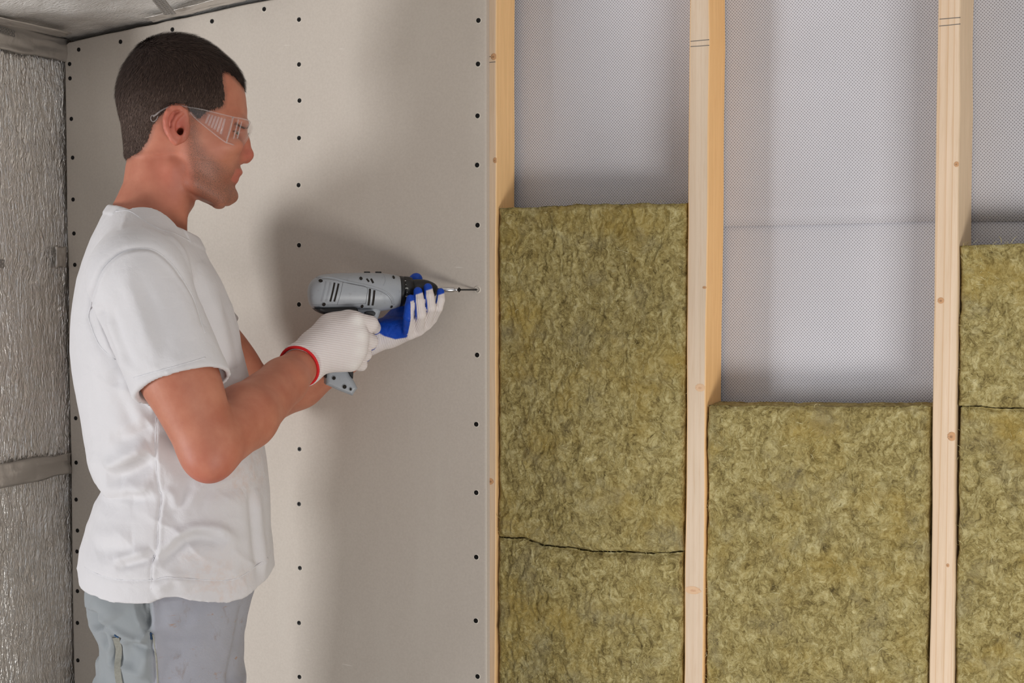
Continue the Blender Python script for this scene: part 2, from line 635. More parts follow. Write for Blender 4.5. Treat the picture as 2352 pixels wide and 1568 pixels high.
def stud(name, top, bot, depth, twist, tone, side, seed, grain, label, knots=(), pencil=(), ztop=3.1):
    """top/bot: (left px, right px) of the front face at the frame's top and bottom"""
    lt, rt = on_wall(top[0], 0), on_wall(top[1], 0)
    lb, rb = on_wall(bot[0], 1568), on_wall(bot[1], 1568)
    nz = 120
    ztop = min(ztop, float(ceil_z(lt[0], 0)) - 0.012, float(ceil_z(lt[0], 0.09)) - 0.012)
    zz = np.linspace(0.0, ztop, nz)
    f = (zz - lb[2]) / (lt[2] - lb[2])
    xl = lb[0] + (lt[0] - lb[0]) * f; xr = rb[0] + (rt[0] - rb[0]) * f
    jl = 0.0007 * fbm(zz * 9 + seed, 0 * zz + 1, 0 * zz, 4); jr = 0.0007 * fbm(zz * 9 + seed, 0 * zz + 5, 0 * zz, 4)
    xl = xl + jl; xr = xr + jr
    bv = 0.0014
    tw = math.tan(math.radians(twist))
    V, nsec = [], 8
    for i in range(nz):
        sec = [(xl[i], bv), (xl[i] + bv, 0), (xr[i] - bv, 0), (xr[i], bv),
               (xr[i] + tw * depth, depth - bv), (xr[i] + tw * depth - bv, depth), (xl[i] + tw * depth + bv, depth), (xl[i] + tw * depth, depth - bv)]
        V += [(x, y, zz[i]) for x, y in sec]
    F = []
    for i in range(nz - 1):
        for j in range(nsec):
            k = (j + 1) % nsec
            F.append((i * nsec + j, i * nsec + k, (i + 1) * nsec + k, (i + 1) * nsec + j))
    F.append(tuple(range(nsec))[::-1]); F.append(tuple((nz - 1) * nsec + j for j in range(nsec)))
    o = add(name, py_mesh(name, V, F), m_pine('pine %d' % seed, tone, grain, seed * 1.7, side))
    tag(o, label, 'stud')
    for (kx, ky, w, h, pale) in knots:
        p = on_wall(kx, ky, -0.0002)
        s = 1.0 / np.linalg.norm(project(p + np.array([0.001, 0, 0])) - project(p)) * 0.001
        n = 20
        Vk = [(p[0], -0.0006, p[2])]
        for r, yy in ((0.7, -0.0006), (1.0, -0.0003), (1.0, 0.0006)):
            Vk += [(p[0] + r * w / 2 * s * math.cos(2 * math.pi * i / n) * (1 + 0.12 * math.sin(3 * i + kx)), yy, p[2] + r * h / 2 * s * math.sin(2 * math.pi * i / n)) for i in range(n)]
        Fk = [(0, 1 + (i + 1) % n, 1 + i) for i in range(n)]
        for q in range(2):
            Fk += [(1 + q * n + i, 1 + q * n + (i + 1) % n, 1 + (q + 1) * n + (i + 1) % n, 1 + (q + 1) * n + i) for i in range(n)]
        Vk = [(min(max(x, np.interp(z, zz, xl) + 0.0006), np.interp(z, zz, xr) - 0.0004), y, z) for x, y, z in Vk]
        add('knot', py_mesh('knot', Vk, Fk), MAT_KNOTP if pale else MAT_KNOT, o)
    for (ax, ay, bx, by) in pencil:
        p, q = on_wall(ax, ay, -0.0003), on_wall(bx, by, -0.0003)
        t_ = 0.0005
        Vp = [(p[0], -0.0003, p[2] - t_), (q[0], -0.0003, q[2] - t_), (q[0], -0.0003, q[2] + t_), (p[0], -0.0003, p[2] + t_)]
        Vp += [(x, 0.0004, z) for x, y, z in Vp]
        add('pencil_mark', py_mesh('pencil_mark', Vp, [(0, 1, 2, 3), (0, 4, 5, 1), (1, 5, 6, 2), (2, 6, 7, 3), (3, 7, 4, 0)]), MAT_PENCIL, o)
    return o


stud('timber_stud', (1094, 1140), (1094, 1138), 0.072, 0, (208, 184, 156), (240, 198, 140), 1, 0.5,
     'pine stud half hidden by the screwed plasterboard edge',
     [(1134, 130, 13, 14, 0), (1137, 368, 9, 12, 0), (1126, 1105, 15, 14, 0)], [(1118, 130, 1130, 130), (1118, 144, 1138, 142)])
stud('timber_stud', (1585, 1630), (1571, 1614), 0.083, 1.5, (208, 187, 162), (246, 196, 132), 2, 0.35,
     'sawn pine stud between the tall and the short green-brown batt',
     [(1608, 890, 22, 18, 1), (1591, 1355, 36, 18, 1), (1618, 660, 9, 6, 0)], [(1586, 95, 1629, 91), (1586, 107, 1629, 104)])
stud('timber_stud', (2155, 2207), (2135, 2189), 0.083, 7, (216, 192, 164), (216, 190, 156), 3, 1.1,
     'grainy pine stud nearest the right edge of the picture',
     [(2197, 377, 12, 13, 0), (2161, 690, 15, 15, 0), (2186, 1002, 20, 22, 0), (2177, 1298, 7, 9, 0)], [(2158, 44, 2206, 40), (2157, 60, 2206, 55)])


# ------------------------------------------------------------------ mineral wool batts
def m_wool(seed):
    t = NT('mineral wool %d' % seed)
    c = t.n('Mapping', {0: t.co(), 'Location': (seed * 3.1, 0, seed * 1.3)}).outputs[0]
    big = t.noise(c, 9, 4, 0.6)
    warp = t.noise(c, 26, 3, 0.6, color=True)
    wv = t.n('VectorMath', {0: warp, 1: (0.5, 0.5, 0.5)}, operation='SUBTRACT').outputs[0]
    wv = t.n('VectorMath', {0: wv, 'Scale': 0.055}, operation='SCALE').outputs[0]
    p = t.n('VectorMath', {0: c, 1: wv}, operation='ADD').outputs[0]
    f1 = t.noise(t.n('Mapping', {0: p, 'Scale': (1.0, 1, 0.22), 'Rotation': (0, 0.25, 0)}).outputs[0], 170, 5, 0.65, 0.6)
    f2 = t.noise(p, 60, 5, 0.62, 0.4)
    f3 = t.noise(t.n('Mapping', {0: p, 'Scale': (0.35, 1, 1.0), 'Rotation': (0, 0.5, 0)}).outputs[0], 380, 3, 0.6, 0.5)
    v = t.math('ADD', t.math('MULTIPLY', f1, 0.45), t.math('ADD', t.math('MULTIPLY', f2, 0.4), t.math('MULTIPLY', f3, 0.25)))
    col = t.ramp(v, [(0.38, lin(72, 62, 38)), (0.475, lin(126, 111, 68)), (0.55, lin(158, 143, 92)), (0.64, lin(186, 173, 124)), (0.76, lin(212, 202, 158))])
    # yellow binder patches and greyer patches
    col = t.mix(t.maprange(big, 0.50, 0.70, 0, 0.55), col, lin(164, 138, 66), 'MIX')
    gr = t.noise(c, 16, 4, 0.6)
    col = t.mix(t.maprange(gr, 0.52, 0.70, 0, 0.4), col, lin(134, 127, 104))
    h = t.math('ADD', t.math('MULTIPLY', f2, 1.2), t.math('ADD', f1, t.math('MULTIPLY', f3, 0.45)))
    return t.pbsdf(color=col, rough=0.95, spec=0.15, normal=t.bump(h, 0.6, 0.005))


def m_fibre():
    t = NT('wool fibre')
    a = t.attr('tint', 2)
    col = t.ramp(a, [(0.0, lin(104, 92, 50)), (0.4, lin(150, 136, 76)), (0.75, lin(178, 166, 112)), (1.0, lin(206, 198, 156))])
    return t.pbsdf(color=col, rough=0.8, spec=0.2)


MAT_FIBRE = m_fibre()


def batt(name, outline_top, outline_bot, xl_f, xr_f, seed, label, bulge=0.006, yback=0.076, tear=None, nfib=1500, tw=(0, 0)):
    """outline_top/bot: z as a function of u in 0..1; xl_f/xr_f: x of the stud faces at z"""
    nu, nz = 170, 0
    zt = np.array([outline_top(u) for u in np.linspace(0, 1, nu)])
    zb = np.array([outline_bot(u) for u in np.linspace(0, 1, nu)])
    nz = int(min(420, max(60, (zt.mean() - max(zb.mean(), 0.72)) / 0.0022)))
    low = zb.mean() < 0.7
    w = np.linspace(0, 1, nz)
    if low:   # hidden part below the frame: few rows
        w = np.concatenate([np.linspace(0, (0.72 - zb.mean()) / (zt.mean() - zb.mean()), 25), np.linspace((0.722 - zb.mean()) / (zt.mean() - zb.mean()), 1, nz)])
        nz = len(w)
    U = np.linspace(0, 1, nu)[:, None] * np.ones((1, nz))
    Zz = zb[:, None] + (zt - zb)[:, None] * w[None, :]
    xl = xl_f(Zz); xr = xr_f(Zz)
    gapl = 0.0034 + 0.0016 * vnoise(Zz * 14, 0 * Zz + seed, 0 * Zz) + 0.0012 * vnoise(Zz * 60, 0 * Zz + seed, 0 * Zz)
    gapr = 0.0034 + 0.0016 * vnoise(Zz * 14, 0 * Zz + seed + 9, 0 * Zz) + 0.0012 * vnoise(Zz * 60, 0 * Zz + seed, 0 * Zz + 4)
    X = xl + gapl + (xr - xl - gapl - gapr) * U
    e = np.minimum(np.minimum(U * (xr - xl), (1 - U) * (xr - xl)), np.minimum(zt[:, None] - Zz, np.where(low, 1.0, Zz - zb[:, None])))
    rnd = np.clip(1 - e / 0.007, 0, 1) ** 2
    wx = X + 0.018 * fbm(X * 26, Zz * 26, 0 * X + seed, 3)
    wz = Zz + 0.018 * fbm(X * 26 + 31, Zz * 26, 0 * X + seed + 5, 3)
    n1 = fbm(X * 11, Zz * 9, 0 * X + seed, 3)
    n2 = fbm(wx * 75, wz * 45, 0 * X + seed * 2, 4, 0.6)
    n3 = 1 - np.abs(fbm(wx * 95 + 8, wz * 40, 0 * X + seed * 3, 3, 0.6)) * 2
    H = 0.0050 * n1 + 0.0026 * n2 + 0.0024 * np.clip(n3, 0, 1)
    yv = 0.002 - bulge * np.clip(e / 0.03, 0, 1) * 0.35 - H * np.clip(e / 0.008, 0.25, 1) + 0.006 * rnd
    if tear:
        for (tx, tz, r, dp) in tear:
            yv = yv + dp * np.exp(-(((X - tx) / r) ** 2 + ((Zz - tz) / (1.5 * r)) ** 2))
    front = np.stack([X, yv, Zz], -1)
    # side walls go back to the membrane
    tl, tr_ = (math.tan(math.radians(v)) for v in tw)
    def back(line, k=3):
        rows = [line.copy() for _ in range(k)]
        for i, r in enumerate(rows):
            r[:, 1] = yback * (i + 1) / k
            uu = np.clip((r[:, 0] - xl_f(r[:, 2])) / (xr_f(r[:, 2]) - xl_f(r[:, 2])), 0, 1)
            r[:, 0] += r[:, 1] * (tl * (1 - uu) + tr_ * uu)
            if i < k - 1:
                r += 0.0014 * np.stack([vnoise(r[:, 0] * 90, r[:, 2] * 90, r[:, 1] * 90 + s) for s in (0, 7, 13)], -1)
        return rows
    Vs = [front.reshape(-1, 3)]; Fs = [grid_faces(nu, nz)[:, ::-1]]
    base = nu * nz
    def add_wall(line, flip, k=4):
        nonlocal base
        rows = np.stack([line] + back(line, k), 0)
        f = grid_faces(k + 1, len(line)) + base
        Vs.append(rows.reshape(-1, 3)); Fs.append(f[:, ::-1] if flip else f)
        base += rows.shape[0] * rows.shape[1]
    add_wall(front[:, -1], False, 14)
    add_wall(front[:, 0], True)
    add_wall(front[0], True)
    add_wall(front[-1], False)
    root = add(name, np_mesh(name, np.vstack(Vs), np.vstack(Fs)), m_wool(seed), smooth=True)
    bm = bmesh.new(); bm.from_mesh(root.data)
    bmesh.ops.remove_doubles(bm, verts=bm.verts[:], dist=1e-5); bmesh.ops.recalc_face_normals(bm, faces=bm.faces[:])
    bm.to_mesh(root.data); bm.free()
    tag(root, label, 'insulation', 'mineral wool batts between the studs')
    # loose surface fibres: short curled ribbons lying on the face
    rg = np.random.default_rng(seed + 40)
    vis = np.argwhere(Zz > 0.74)
    pk = vis[rg.integers(0, len(vis), nfib)]
    P = front[pk[:, 0], pk[:, 1]] + np.stack([rg.normal(0, .001, nfib), 0 * pk[:, 0], rg.normal(0, .001, nfib)], -1)
    fl_ = vnoise(P[:, 0] * 16, P[:, 2] * 16, 0 * P[:, 0] + seed) * 2.2 + math.pi / 2 + 0.3
    ang = fl_ + rg.normal(0, 0.55, nfib)
    ln = rg.gamma(3.0, 0.0022, nfib) + 0.002
    wd = rg.uniform(0.00010, 0.00030, nfib)
    curl = rg.normal(0, 130, nfib)
    K = 6
    pts = np.zeros((nfib, K, 3))
    cur = P.copy(); th = ang.copy()
    off = -rg.uniform(0.0000, 0.0008, nfib)
    for k in range(K):
        s = k / (K - 1)
        pts[:, k] = cur
        pts[:, k, 1] = cur[:, 1] + off * math.sin(math.pi * s) - 0.0001
        cur = cur + np.stack([np.cos(th), 0 * th, np.sin(th)], -1) * (ln / K)[:, None]
        th = th + curl * ln / K
    tang = np.gradient(pts, axis=1)
    nrm = np.stack([-tang[..., 2], 0 * tang[..., 0], tang[..., 0]], -1)
    nrm /= np.linalg.norm(nrm, axis=-1, keepdims=True) + 1e-9
    tap = np.array([0.25, 0.8, 1, 1, 0.8, 0.2])[None, :, None]
    A = pts + nrm * wd[:, None, None] * tap; B = pts - nrm * wd[:, None, None] * tap
    # keep every ribbon inside the bay
    Vf = np.stack([A, B], 2)
    zz_ = Vf[..., 2]
    Vf[..., 0] = np.clip(Vf[..., 0], xl_f(zz_) + 0.001, xr_f(zz_) - 0.001)
    Vf = Vf.reshape(-1, 3)
    i0 = (np.arange(nfib)[:, None] * K + np.arange(K - 1)[None, :]).ravel() * 2
    Ff = np.stack([i0, i0 + 1, i0 + 3, i0 + 2], -1)
    me = np_mesh('loose_fibres', Vf, Ff)
    tn = np.repeat(np.clip(rg.normal(0.5, 0.25, nfib), 0, 1), K * 2)
    set_color(me, 'tint', np.stack([tn, tn, tn], -1))
    fo = add('loose_fibres', me, MAT_FIBRE, root)
    fo['kind'] = 'stuff'
    return root


def line_x(p, q):
    a, b = on_wall(*p), on_wall(*q)
    return lambda z: a[0] + (b[0] - a[0]) * (z - a[2]) / (b[2] - a[2])


def line_z(pts):
    q = np.array([on_wall(px, py) for px, py in pts])
    u = (q[:, 0] - q[0, 0]) / (q[-1, 0] - q[0, 0])
    return lambda t: float(np.interp(t, u, q[:, 2]) + 0.0012 * vnoise(np.array(t * 14.0), np.array(pts[0][0] * 1.0), np.array(0.5)) + 0.0007 * vnoise(np.array(t * 70.0), np.array(pts[0][0] * 1.0), np.array(0.5)))


S1R = line_x((1140, 0), (1138, 1568))
S2L, S2R = line_x((1585, 0), (1571, 1568)), line_x((1630, 0), (1614, 1568))
S3L, S3R = line_x((2155, 0), (2135, 1568)), line_x((2207, 0), (2189, 1568))
seam1 = [(1140, 1233), (1200, 1236), (1245, 1254), (1300, 1257), (1370, 1268), (1430, 1267), (1500, 1272), (1570, 1267)]
k1 = on_wall(1273, 1165)
batt('mineral_wool_batt', line_z([(1143, 478), (1250, 474), (1330, 469), (1580, 466)]), line_z(seam1), S1R, S2L, 1,
     'tall green-brown mineral wool batt beside the plasterboard, above the ragged joint', tear=[(k1[0], k1[2], 0.004, 0.006)])
batt('mineral_wool_batt', line_z([(x, y + 2.5) for x, y in seam1]), lambda u: 0.02, S1R, S2L, 2,
     'green-brown mineral wool batt beside the plasterboard, below the ragged joint', nfib=1300)
batt('mineral_wool_batt', line_z([(1624, 932), (1760, 933), (2000, 934), (2140, 935)]), lambda u: 0.02, S2R, S3L, 3,
     'wide mineral wool batt in the middle bay with its top edge showing', nfib=2600, tw=(1.5, 7))
S4L = lambda z: S3R(z) + 0.335 + 0 * z
seam3 = [(2192, 934), (2230, 933), (2262, 936), (2300, 937), (2352, 935), (2700, 925)]
batt('mineral_wool_batt', line_z([(2203, 564), (2290, 561), (2352, 558), (2700, 545)]), line_z(seam3), S3R, S4L, 4,
     'upper mineral wool batt at the right edge of the picture', nfib=1500, tw=(7, 0))
batt('mineral_wool_batt', line_z([(x, y + 2) for x, y in seam3]), lambda u: 0.02, S3R, S4L, 5,
     'lower mineral wool batt at the right edge of the picture', nfib=2000, tw=(7, 0))
x4 = on_wall(2700, 700)


# ------------------------------------------------------------------ plasterboard with its screws
def m_drywall():
    t = NT('plasterboard paper')
    c = t.co()
    n1 = t.noise(c, 3, 4, 0.6)
    n2 = t.noise(c, 260, 4, 0.7)
    n3 = t.noise(t.co(scale=(1, 1, 0.15)), 22, 3)
    col = t.mix(n1, lin(193, 183, 172), lin(203, 194, 183))
    col = t.mix(t.maprange(n2, 0.35, 0.75, 0, 0.35), col, lin(172, 161, 150))
    col = t.mix(t.maprange(n3, 0.5, 0.75, 0, 0.2), col, lin(206, 199, 188))
    sc = t.noise(t.co(scale=(0.12, 1, 1)), 130, 2, 0.4)
    col = t.mix(t.maprange(sc, 0.79, 0.81, 0, 0.4), col, lin(226, 220, 212))
    return t.pbsdf(color=col, rough=0.72, spec=0.35, normal=t.bump(t.math('ADD', n2, t.math('MULTIPLY', t.noise(c, 18, 3), 2.5)), 0.12, 0.0015))


MAT_DRY = m_drywall()
BY0, BY1 = -0.0125, -0.0002
xr_ = float(on_wall(1117, 700, BY0)[0]); xl_ = XL + 0.001
bt = ceil_z(xl_, BY0) - 0.004
def top_z(x): return ceil_z(x, BY0) - 0.004
r = 0.016
pts2 = [(xl_ + 0.0, 0.02), (xr_, 0.02), (xr_, top_z(xr_))]
nt = 40
for x in np.linspace(xr_, xl_ + r, nt)[1:]:
    pts2.append((x, top_z(x) + 0.0012 * float(vnoise(np.array(x * 30), np.array(2.0), np.array(0.1)))))
for i in range(1, 7):
    a = i / 6 * math.pi / 2
    pts2.append((xl_ + r - r * math.sin(a), top_z(xl_ + r) - r + r * math.cos(a)))
for z in np.linspace(top_z(xl_) - 0.05, 0.1, 30):
    pts2.append((xl_ + 0.0018 * (float(vnoise(np.array(z * 9), np.array(4.0), np.array(0.3))) + 0.5), z))
bm = bmesh.new()
vf = [bm.verts.new((x, BY0, z)) for x, z in pts2]
ff = bm.faces.new(vf)
ext = bmesh.ops.extrude_face_region(bm, geom=[ff])
for v in [g for g in ext['geom'] if isinstance(g, bmesh.types.BMVert)]:
    v.co.y = BY1
bm.normal_update()
edges = [e for e in bm.edges if all(abs(v.co.y - BY0) < 1e-6 for v in e.verts)]
bmesh.ops.bevel(bm, geom=edges, offset=0.004, segments=3, affect='EDGES', profile=0.6)
bmesh.ops.recalc_face_normals(bm, faces=bm.faces[:])
me = bpy.data.meshes.new('plasterboard'); bm.to_mesh(me); bm.free()
board = add('plasterboard', me, MAT_DRY)
tag(board, 'grey-beige plasterboard sheet with rows of black screws behind the worker', 'plasterboard')

MAT_SCREW = plain('black phosphate', (34, 32, 31), 0.4, 0.7)
MAT_TORN = plain('torn paper rim', (214, 206, 194), 0.85)


def lathe(prof, n=20):
    """profile [(r, y)] turned round the y axis"""
    V, F = [], []
    for r_, y_ in prof:
        V += [(r_ * math.cos(2 * math.pi * i / n), y_, r_ * math.sin(2 * math.pi * i / n)) for i in range(n)]
    for k in range(len(prof) - 1):
        for i in range(n):
            j = (i + 1) % n
            F.append((k * n + i, k * n + j, (k + 1) * n + j, (k + 1) * n + i))
    return V, F


# screw head: countersunk dish with a cross recess
Vh, Fh = lathe([(0.0001, -0.0001), (0.0016, -0.0003), (0.0034, -0.0008), (0.0039, -0.0007), (0.0041, 0.0004), (0.0002, 0.0006)], 18)
for (sx, sz) in ((0.0024, 0.0005), (0.0005, 0.0024)):
    b0_ = len(Vh)
    Vh += [(x * sx, y, z * sz) for y in (-0.0009, 0.0002) for x, z in ((-1, -1), (1, -1), (1, 1), (-1, 1))]
    Fh += [tuple(b0_ + i for i in f) for f in ((0, 3, 2, 1), (0, 1, 5, 4), (1, 2, 6, 5), (2, 3, 7, 6), (3, 0, 4, 7))]
ME_SCREW = py_mesh('screw', Vh, Fh); ME_SCREW.materials.append(MAT_SCREW)
Vr, Fr = lathe([(0.0040, -0.0002), (0.0044, -0.0007), (0.0050, -0.0005), (0.0056, 0.0002)], 18)
ME_RIM = py_mesh('paper_rim', Vr, Fr); ME_RIM.materials.append(MAT_TORN)
for f_ in (ME_SCREW, ME_RIM):
    f_.polygons.foreach_set('use_smooth', np.ones(len(f_.polygons), bool))
SCREWS = [(181, 114), (160, 147), (161, 180), (164, 273), (167, 362), (168, 458), (170, 536), (172, 608), (172, 690), (173, 780), (173, 871), (174, 960), (175, 1062), (175, 1147), (178, 1218), (177, 1266), (178, 1357), (178, 1430), (179, 1516),
          (277, 96), (396, 68), (487, 49), (607, 21),
          (687, 45), (687, 148), (688, 231), (687, 317), (686, 425), (687, 563), (687, 699), (689, 815), (690, 929), (688, 1031), (687, 1157), (689, 1304), (687, 1430), (688, 1554),
          (1099, 47), (1098, 147), (1097, 266), (1096, 379), (1097, 517), (1096, 815), (1094, 974), (1094, 1131), (1094, 1279), (1093, 1425), (1097, 1553)]
rg = np.random.default_rng(3)
for i, (sx, sy_) in enumerate(SCREWS):
    p = on_wall(sx, sy_, BY0)
    s = add('screw', ME_SCREW, None, board)
    s.location = (p[0], BY0, p[2]); s.rotation_euler = (0, rg.uniform(0, 1.5), 0)
    s.scale = (0.94,) * 3
    if sx > 600:
        rr = add('paper_rim', ME_RIM, None, s)
        rr.scale = (1, 1, 1.0)

# ================================================================== solid modelling on a grid
def axis(*segs):
    """segs: (start, end, step) pieces joined into one axis"""
    out = []
    for (a, b, s) in segs:
        n = max(2, int(round((b - a) / s)) + 1)
        v = np.linspace(a, b, n)
        out.append(v if not out else v[1:])
    return np.concatenate(out)


class Solid:
    def __init__(self, ax, ay, az):
        self.ax, self.ay, self.az = (np.asarray(v, np.float32) for v in (ax, ay, az))
        self.D = np.full((len(ax), len(ay), len(az)), 0.5, np.float32)

    def sub(self, lo, hi):
        s = []
        for A, l, h in zip((self.ax, self.ay, self.az), lo, hi):
            i, j = np.searchsorted(A, l), np.searchsorted(A, h)
            s.append(slice(max(0, i - 1), min(len(A), j + 1)))
        s = tuple(s)
        return s, self.ax[s[0]][:, None, None], self.ay[s[1]][None, :, None], self.az[s[2]][None, None, :]

    def apply(self, fn, lo, hi, k=0.01, mode='add'):
        m = k + 0.012
        s, x, y, z = self.sub(np.asarray(lo) - m, np.asarray(hi) + m)
        if min(len(x), y.shape[1], z.shape[2]) == 0:
            return
        b = fn(x, y, z).astype(np.float32)
        a = self.D[s]
        if mode == 'add':
            if k > 0:
                h = np.clip(0.5 + 0.5 * (b - a) / k, 0, 1)
                r = b * (1 - h) + a * h - k * h * (1 - h)
            else:
                r = np.minimum(a, b)
        elif mode == 'cut':
            if k > 0:
                h = np.clip(0.5 - 0.5 * (b + a) / k, 0, 1)
                r = a * (1 - h) + (-b) * h + k * h * (1 - h)
            else:
                r = np.maximum(a, -b)
        else:
            r = np.maximum(a, b)
        self.D[s] = r

    def cone(self, p0, p1, r0, r1, k=0.01, mode='add', flat=None):
        p0, p1 = np.asarray(p0, float), np.asarray(p1, float)
        d = p1 - p0; dd = d @ d + 1e-12
        def fn(x, y, z):
            t = np.clip(((x - p0[0]) * d[0] + (y - p0[1]) * d[1] + (z - p0[2]) * d[2]) / dd, 0, 1)
            ex, ey, ez = x - p0[0] - t * d[0], y - p0[1] - t * d[1], z - p0[2] - t * d[2]
            return np.sqrt(ex * ex + ey * ey + ez * ez) - (r0 + (r1 - r0) * t)
        R = max(r0, r1)
        self.apply(fn, np.minimum(p0, p1) - R, np.maximum(p0, p1) + R, k, mode)

    def chain(self, pts, rad, k=0.01, mode='add'):
        for i in range(len(pts) - 1):
            self.cone(pts[i], pts[i + 1], rad[i], rad[i + 1], k, mode)

    def ell(self, c, r, k=0.01, mode='add', rot=0.0):
        """ellipsoid; rot turns it in the a-c plane"""
        c = np.asarray(c, float); r = np.asarray(r, float)
        cs, sn = math.cos(rot), math.sin(rot)
        def fn(x, y, z):
            u = (x - c[0]) * cs + (z - c[2]) * sn; w = -(x - c[0]) * sn + (z - c[2]) * cs; v = y - c[1]
            k0 = np.sqrt((u / r[0]) ** 2 + (v / r[1]) ** 2 + (w / r[2]) ** 2)
            k1 = np.sqrt((u / r[0] ** 2) ** 2 + (v / r[1] ** 2) ** 2 + (w / r[2] ** 2) ** 2) + 1e-9
            return k0 * (k0 - 1) / k1
        R = max(r[0], r[2])
        self.apply(fn, c - (R, r[1], R), c + (R, r[1], R), k, mode)

    def loft(self, zs, back, front, hw, k=0.01, p=2.2, q=2.2, xm=0.5, mode='add', bc=0.0, pf=None):
        """stack of oval slices; back/front in a, half width in b, centred on bc"""
        o = np.argsort(zs)
        zs, back, front, hw = (np.asarray(v, float)[o] for v in (zs, back, front, hw))
        bcv = np.broadcast_to(np.asarray(bc, float), zs.shape)[o] if np.ndim(bc) else np.full(zs.shape, bc)
        pf = p if pf is None else pf
        def fn(x, y, z):
            zz = z[0, 0]
            bk, fr, w, bb = (np.interp(zz, zs, v)[None, None, :] for v in (back, front, hw, bcv))
            m = bk + (fr - bk) * xm
            u = np.where(x > m, (x - m) / (fr - m), (m - x) / (m - bk))
            v = np.abs(y - bb) / w
            pw = np.where(x > m, pf, p)
            rho = (u ** pw + v ** q + 1e-9) ** (1 / np.maximum(pw, q))
            s = np.minimum(w, (fr - bk) / 2)
            d = (rho - 1) * s
            return np.maximum(d, np.maximum(zs[0] - z, z - zs[-1]))
        self.apply(fn, (back.min(), (bcv - hw).min(), zs[0]), (front.max(), (bcv + hw).max(), zs[-1]), k, mode)

    def half(self, p, n, lo, hi, mode='keep'):
        """keep only the side of a plane that n points away from, within a box"""
        p, n = np.asarray(p, float), np.asarray(n, float); n = n / np.linalg.norm(n)
        fn = lambda x, y, z: (x - p[0]) * n[0] + (y - p[1]) * n[1] + (z - p[2]) * n[2]
        self.apply(fn, lo, hi, 0, mode)

    def mesh(self, name, smooth=1):
        D = self.D
        nx, ny, nz = D.shape
        S = D < 0
        c = np.zeros((nx - 1, ny - 1, nz - 1), np.int8)
        for i in (0, 1):
            for j in (0, 1):
                for k in (0, 1):
                    c += S[i:nx - 1 + i, j:ny - 1 + j, k:nz - 1 + k]
        act = (c > 0) & (c < 8)
        I, J, K = np.nonzero(act)
        n = len(I)
        idx = np.full(act.shape, -1, np.int32)
        idx[I, J, K] = np.arange(n)
        cor = [(0, 0, 0), (1, 0, 0), (0, 1, 0), (1, 1, 0), (0, 0, 1), (1, 0, 1), (0, 1, 1), (1, 1, 1)]
        val = np.stack([D[I + a, J + b, K + d] for a, b, d in cor], -1)
        acc = np.zeros((n, 3)); cnt = np.zeros(n)
        for e in ((0, 1), (2, 3), (4, 5), (6, 7), (0, 2), (1, 3), (4, 6), (5, 7), (0, 4), (1, 5), (2, 6), (3, 7)):
            a, b = val[:, e[0]], val[:, e[1]]
            m = (a < 0) != (b < 0)
            t = np.where(m, a / np.where(m, a - b, 1), 0)[:, None]
            pa, pb = np.array(cor[e[0]], float), np.array(cor[e[1]], float)
            acc += np.where(m[:, None], pa + (pb - pa) * t, 0); cnt += m
        fr = acc / cnt[:, None]
        def co(A, i, f): return A[i] + (A[i + 1] - A[i]) * f
        V = np.stack([co(self.ax, I, fr[:, 0]), co(self.ay, J, fr[:, 1]), co(self.az, K, fr[:, 2])], -1)
        Q = []
        # edges along each axis
        for axn in range(3):
            sl0 = [slice(1, -1)] * 3; sl1 = [slice(1, -1)] * 3
            sl0[axn] = slice(0, -1); sl1[axn] = slice(1, None)
            A, B = S[tuple(sl0)], S[tuple(sl1)]
            ii = np.stack(np.nonzero(A != B), -1)
            if len(ii) == 0: continue
            flip = A[ii[:, 0], ii[:, 1], ii[:, 2]]
            off = np.ones(3, int); off[axn] = 0
            g = ii + off
            u, v = [(1, 2), (2, 0), (0, 1)][axn]
            def cell(du, dv):
                h = g.copy(); h[:, u] -= du; h[:, v] -= dv
                return idx[h[:, 0], h[:, 1], h[:, 2]]
            q = np.stack([cell(1, 1), cell(0, 1), cell(0, 0), cell(1, 0)], -1)
            q[~flip] = q[~flip][:, ::-1]
            Q.append(q)
        F = np.vstack(Q)
        F = F[(F >= 0).all(1)]
        if smooth:
            e = np.vstack([F[:, [0, 1]], F[:, [1, 2]], F[:, [2, 3]], F[:, [3, 0]]])
            for it in range(smooth):
                s = np.zeros_like(V); w = np.zeros(len(V))
                for c_ in range(3):
                    s[:, c_] = np.bincount(e[:, 0], V[e[:, 1], c_], len(V)) + np.bincount(e[:, 1], V[e[:, 0], c_], len(V))
                w = np.bincount(e[:, 0], minlength=len(V)) + np.bincount(e[:, 1], minlength=len(V))
                V = V * 0.4 + 0.6 * s / np.maximum(w, 1)[:, None]
        return V, F


def polydist(A, C, pts):
    """distance in the a-c plane from points to a polyline, and the parameter along it"""
    best = np.full(len(A), 9.0); tt = np.zeros(len(A))
    n = len(pts) - 1
    for i in range(n):
        p, q = np.asarray(pts[i], float), np.asarray(pts[i + 1], float)
        d = q - p; l2 = d @ d + 1e-12
        t = np.clip(((A - p[0]) * d[0] + (C - p[1]) * d[1]) / l2, 0, 1)
        ds = np.hypot(A - p[0] - t * d[0], C - p[1] - t * d[1])
        m = ds < best
        best = np.where(m, ds, best); tt = np.where(m, (i + t) / n, tt)
    return best, tt


def inside(A, C, poly):
    r = np.zeros(len(A), bool)
    P = np.asarray(poly, float)
    j = len(P) - 1
    for i in range(len(P)):
        xi, zi, xj, zj = P[i, 0], P[i, 1], P[j, 0], P[j, 1]
        m = ((zi > C) != (zj > C)) & (A < (xj - xi) * (C - zi) / (zj - zi + 1e-15) + xi)
        r ^= m
        j = i
    return r


def pl(pts, b):
    """polyline of measured spots on the plane b -> (a, c)"""
    return [L(x, y, b)[[0, 2]] for x, y in pts]


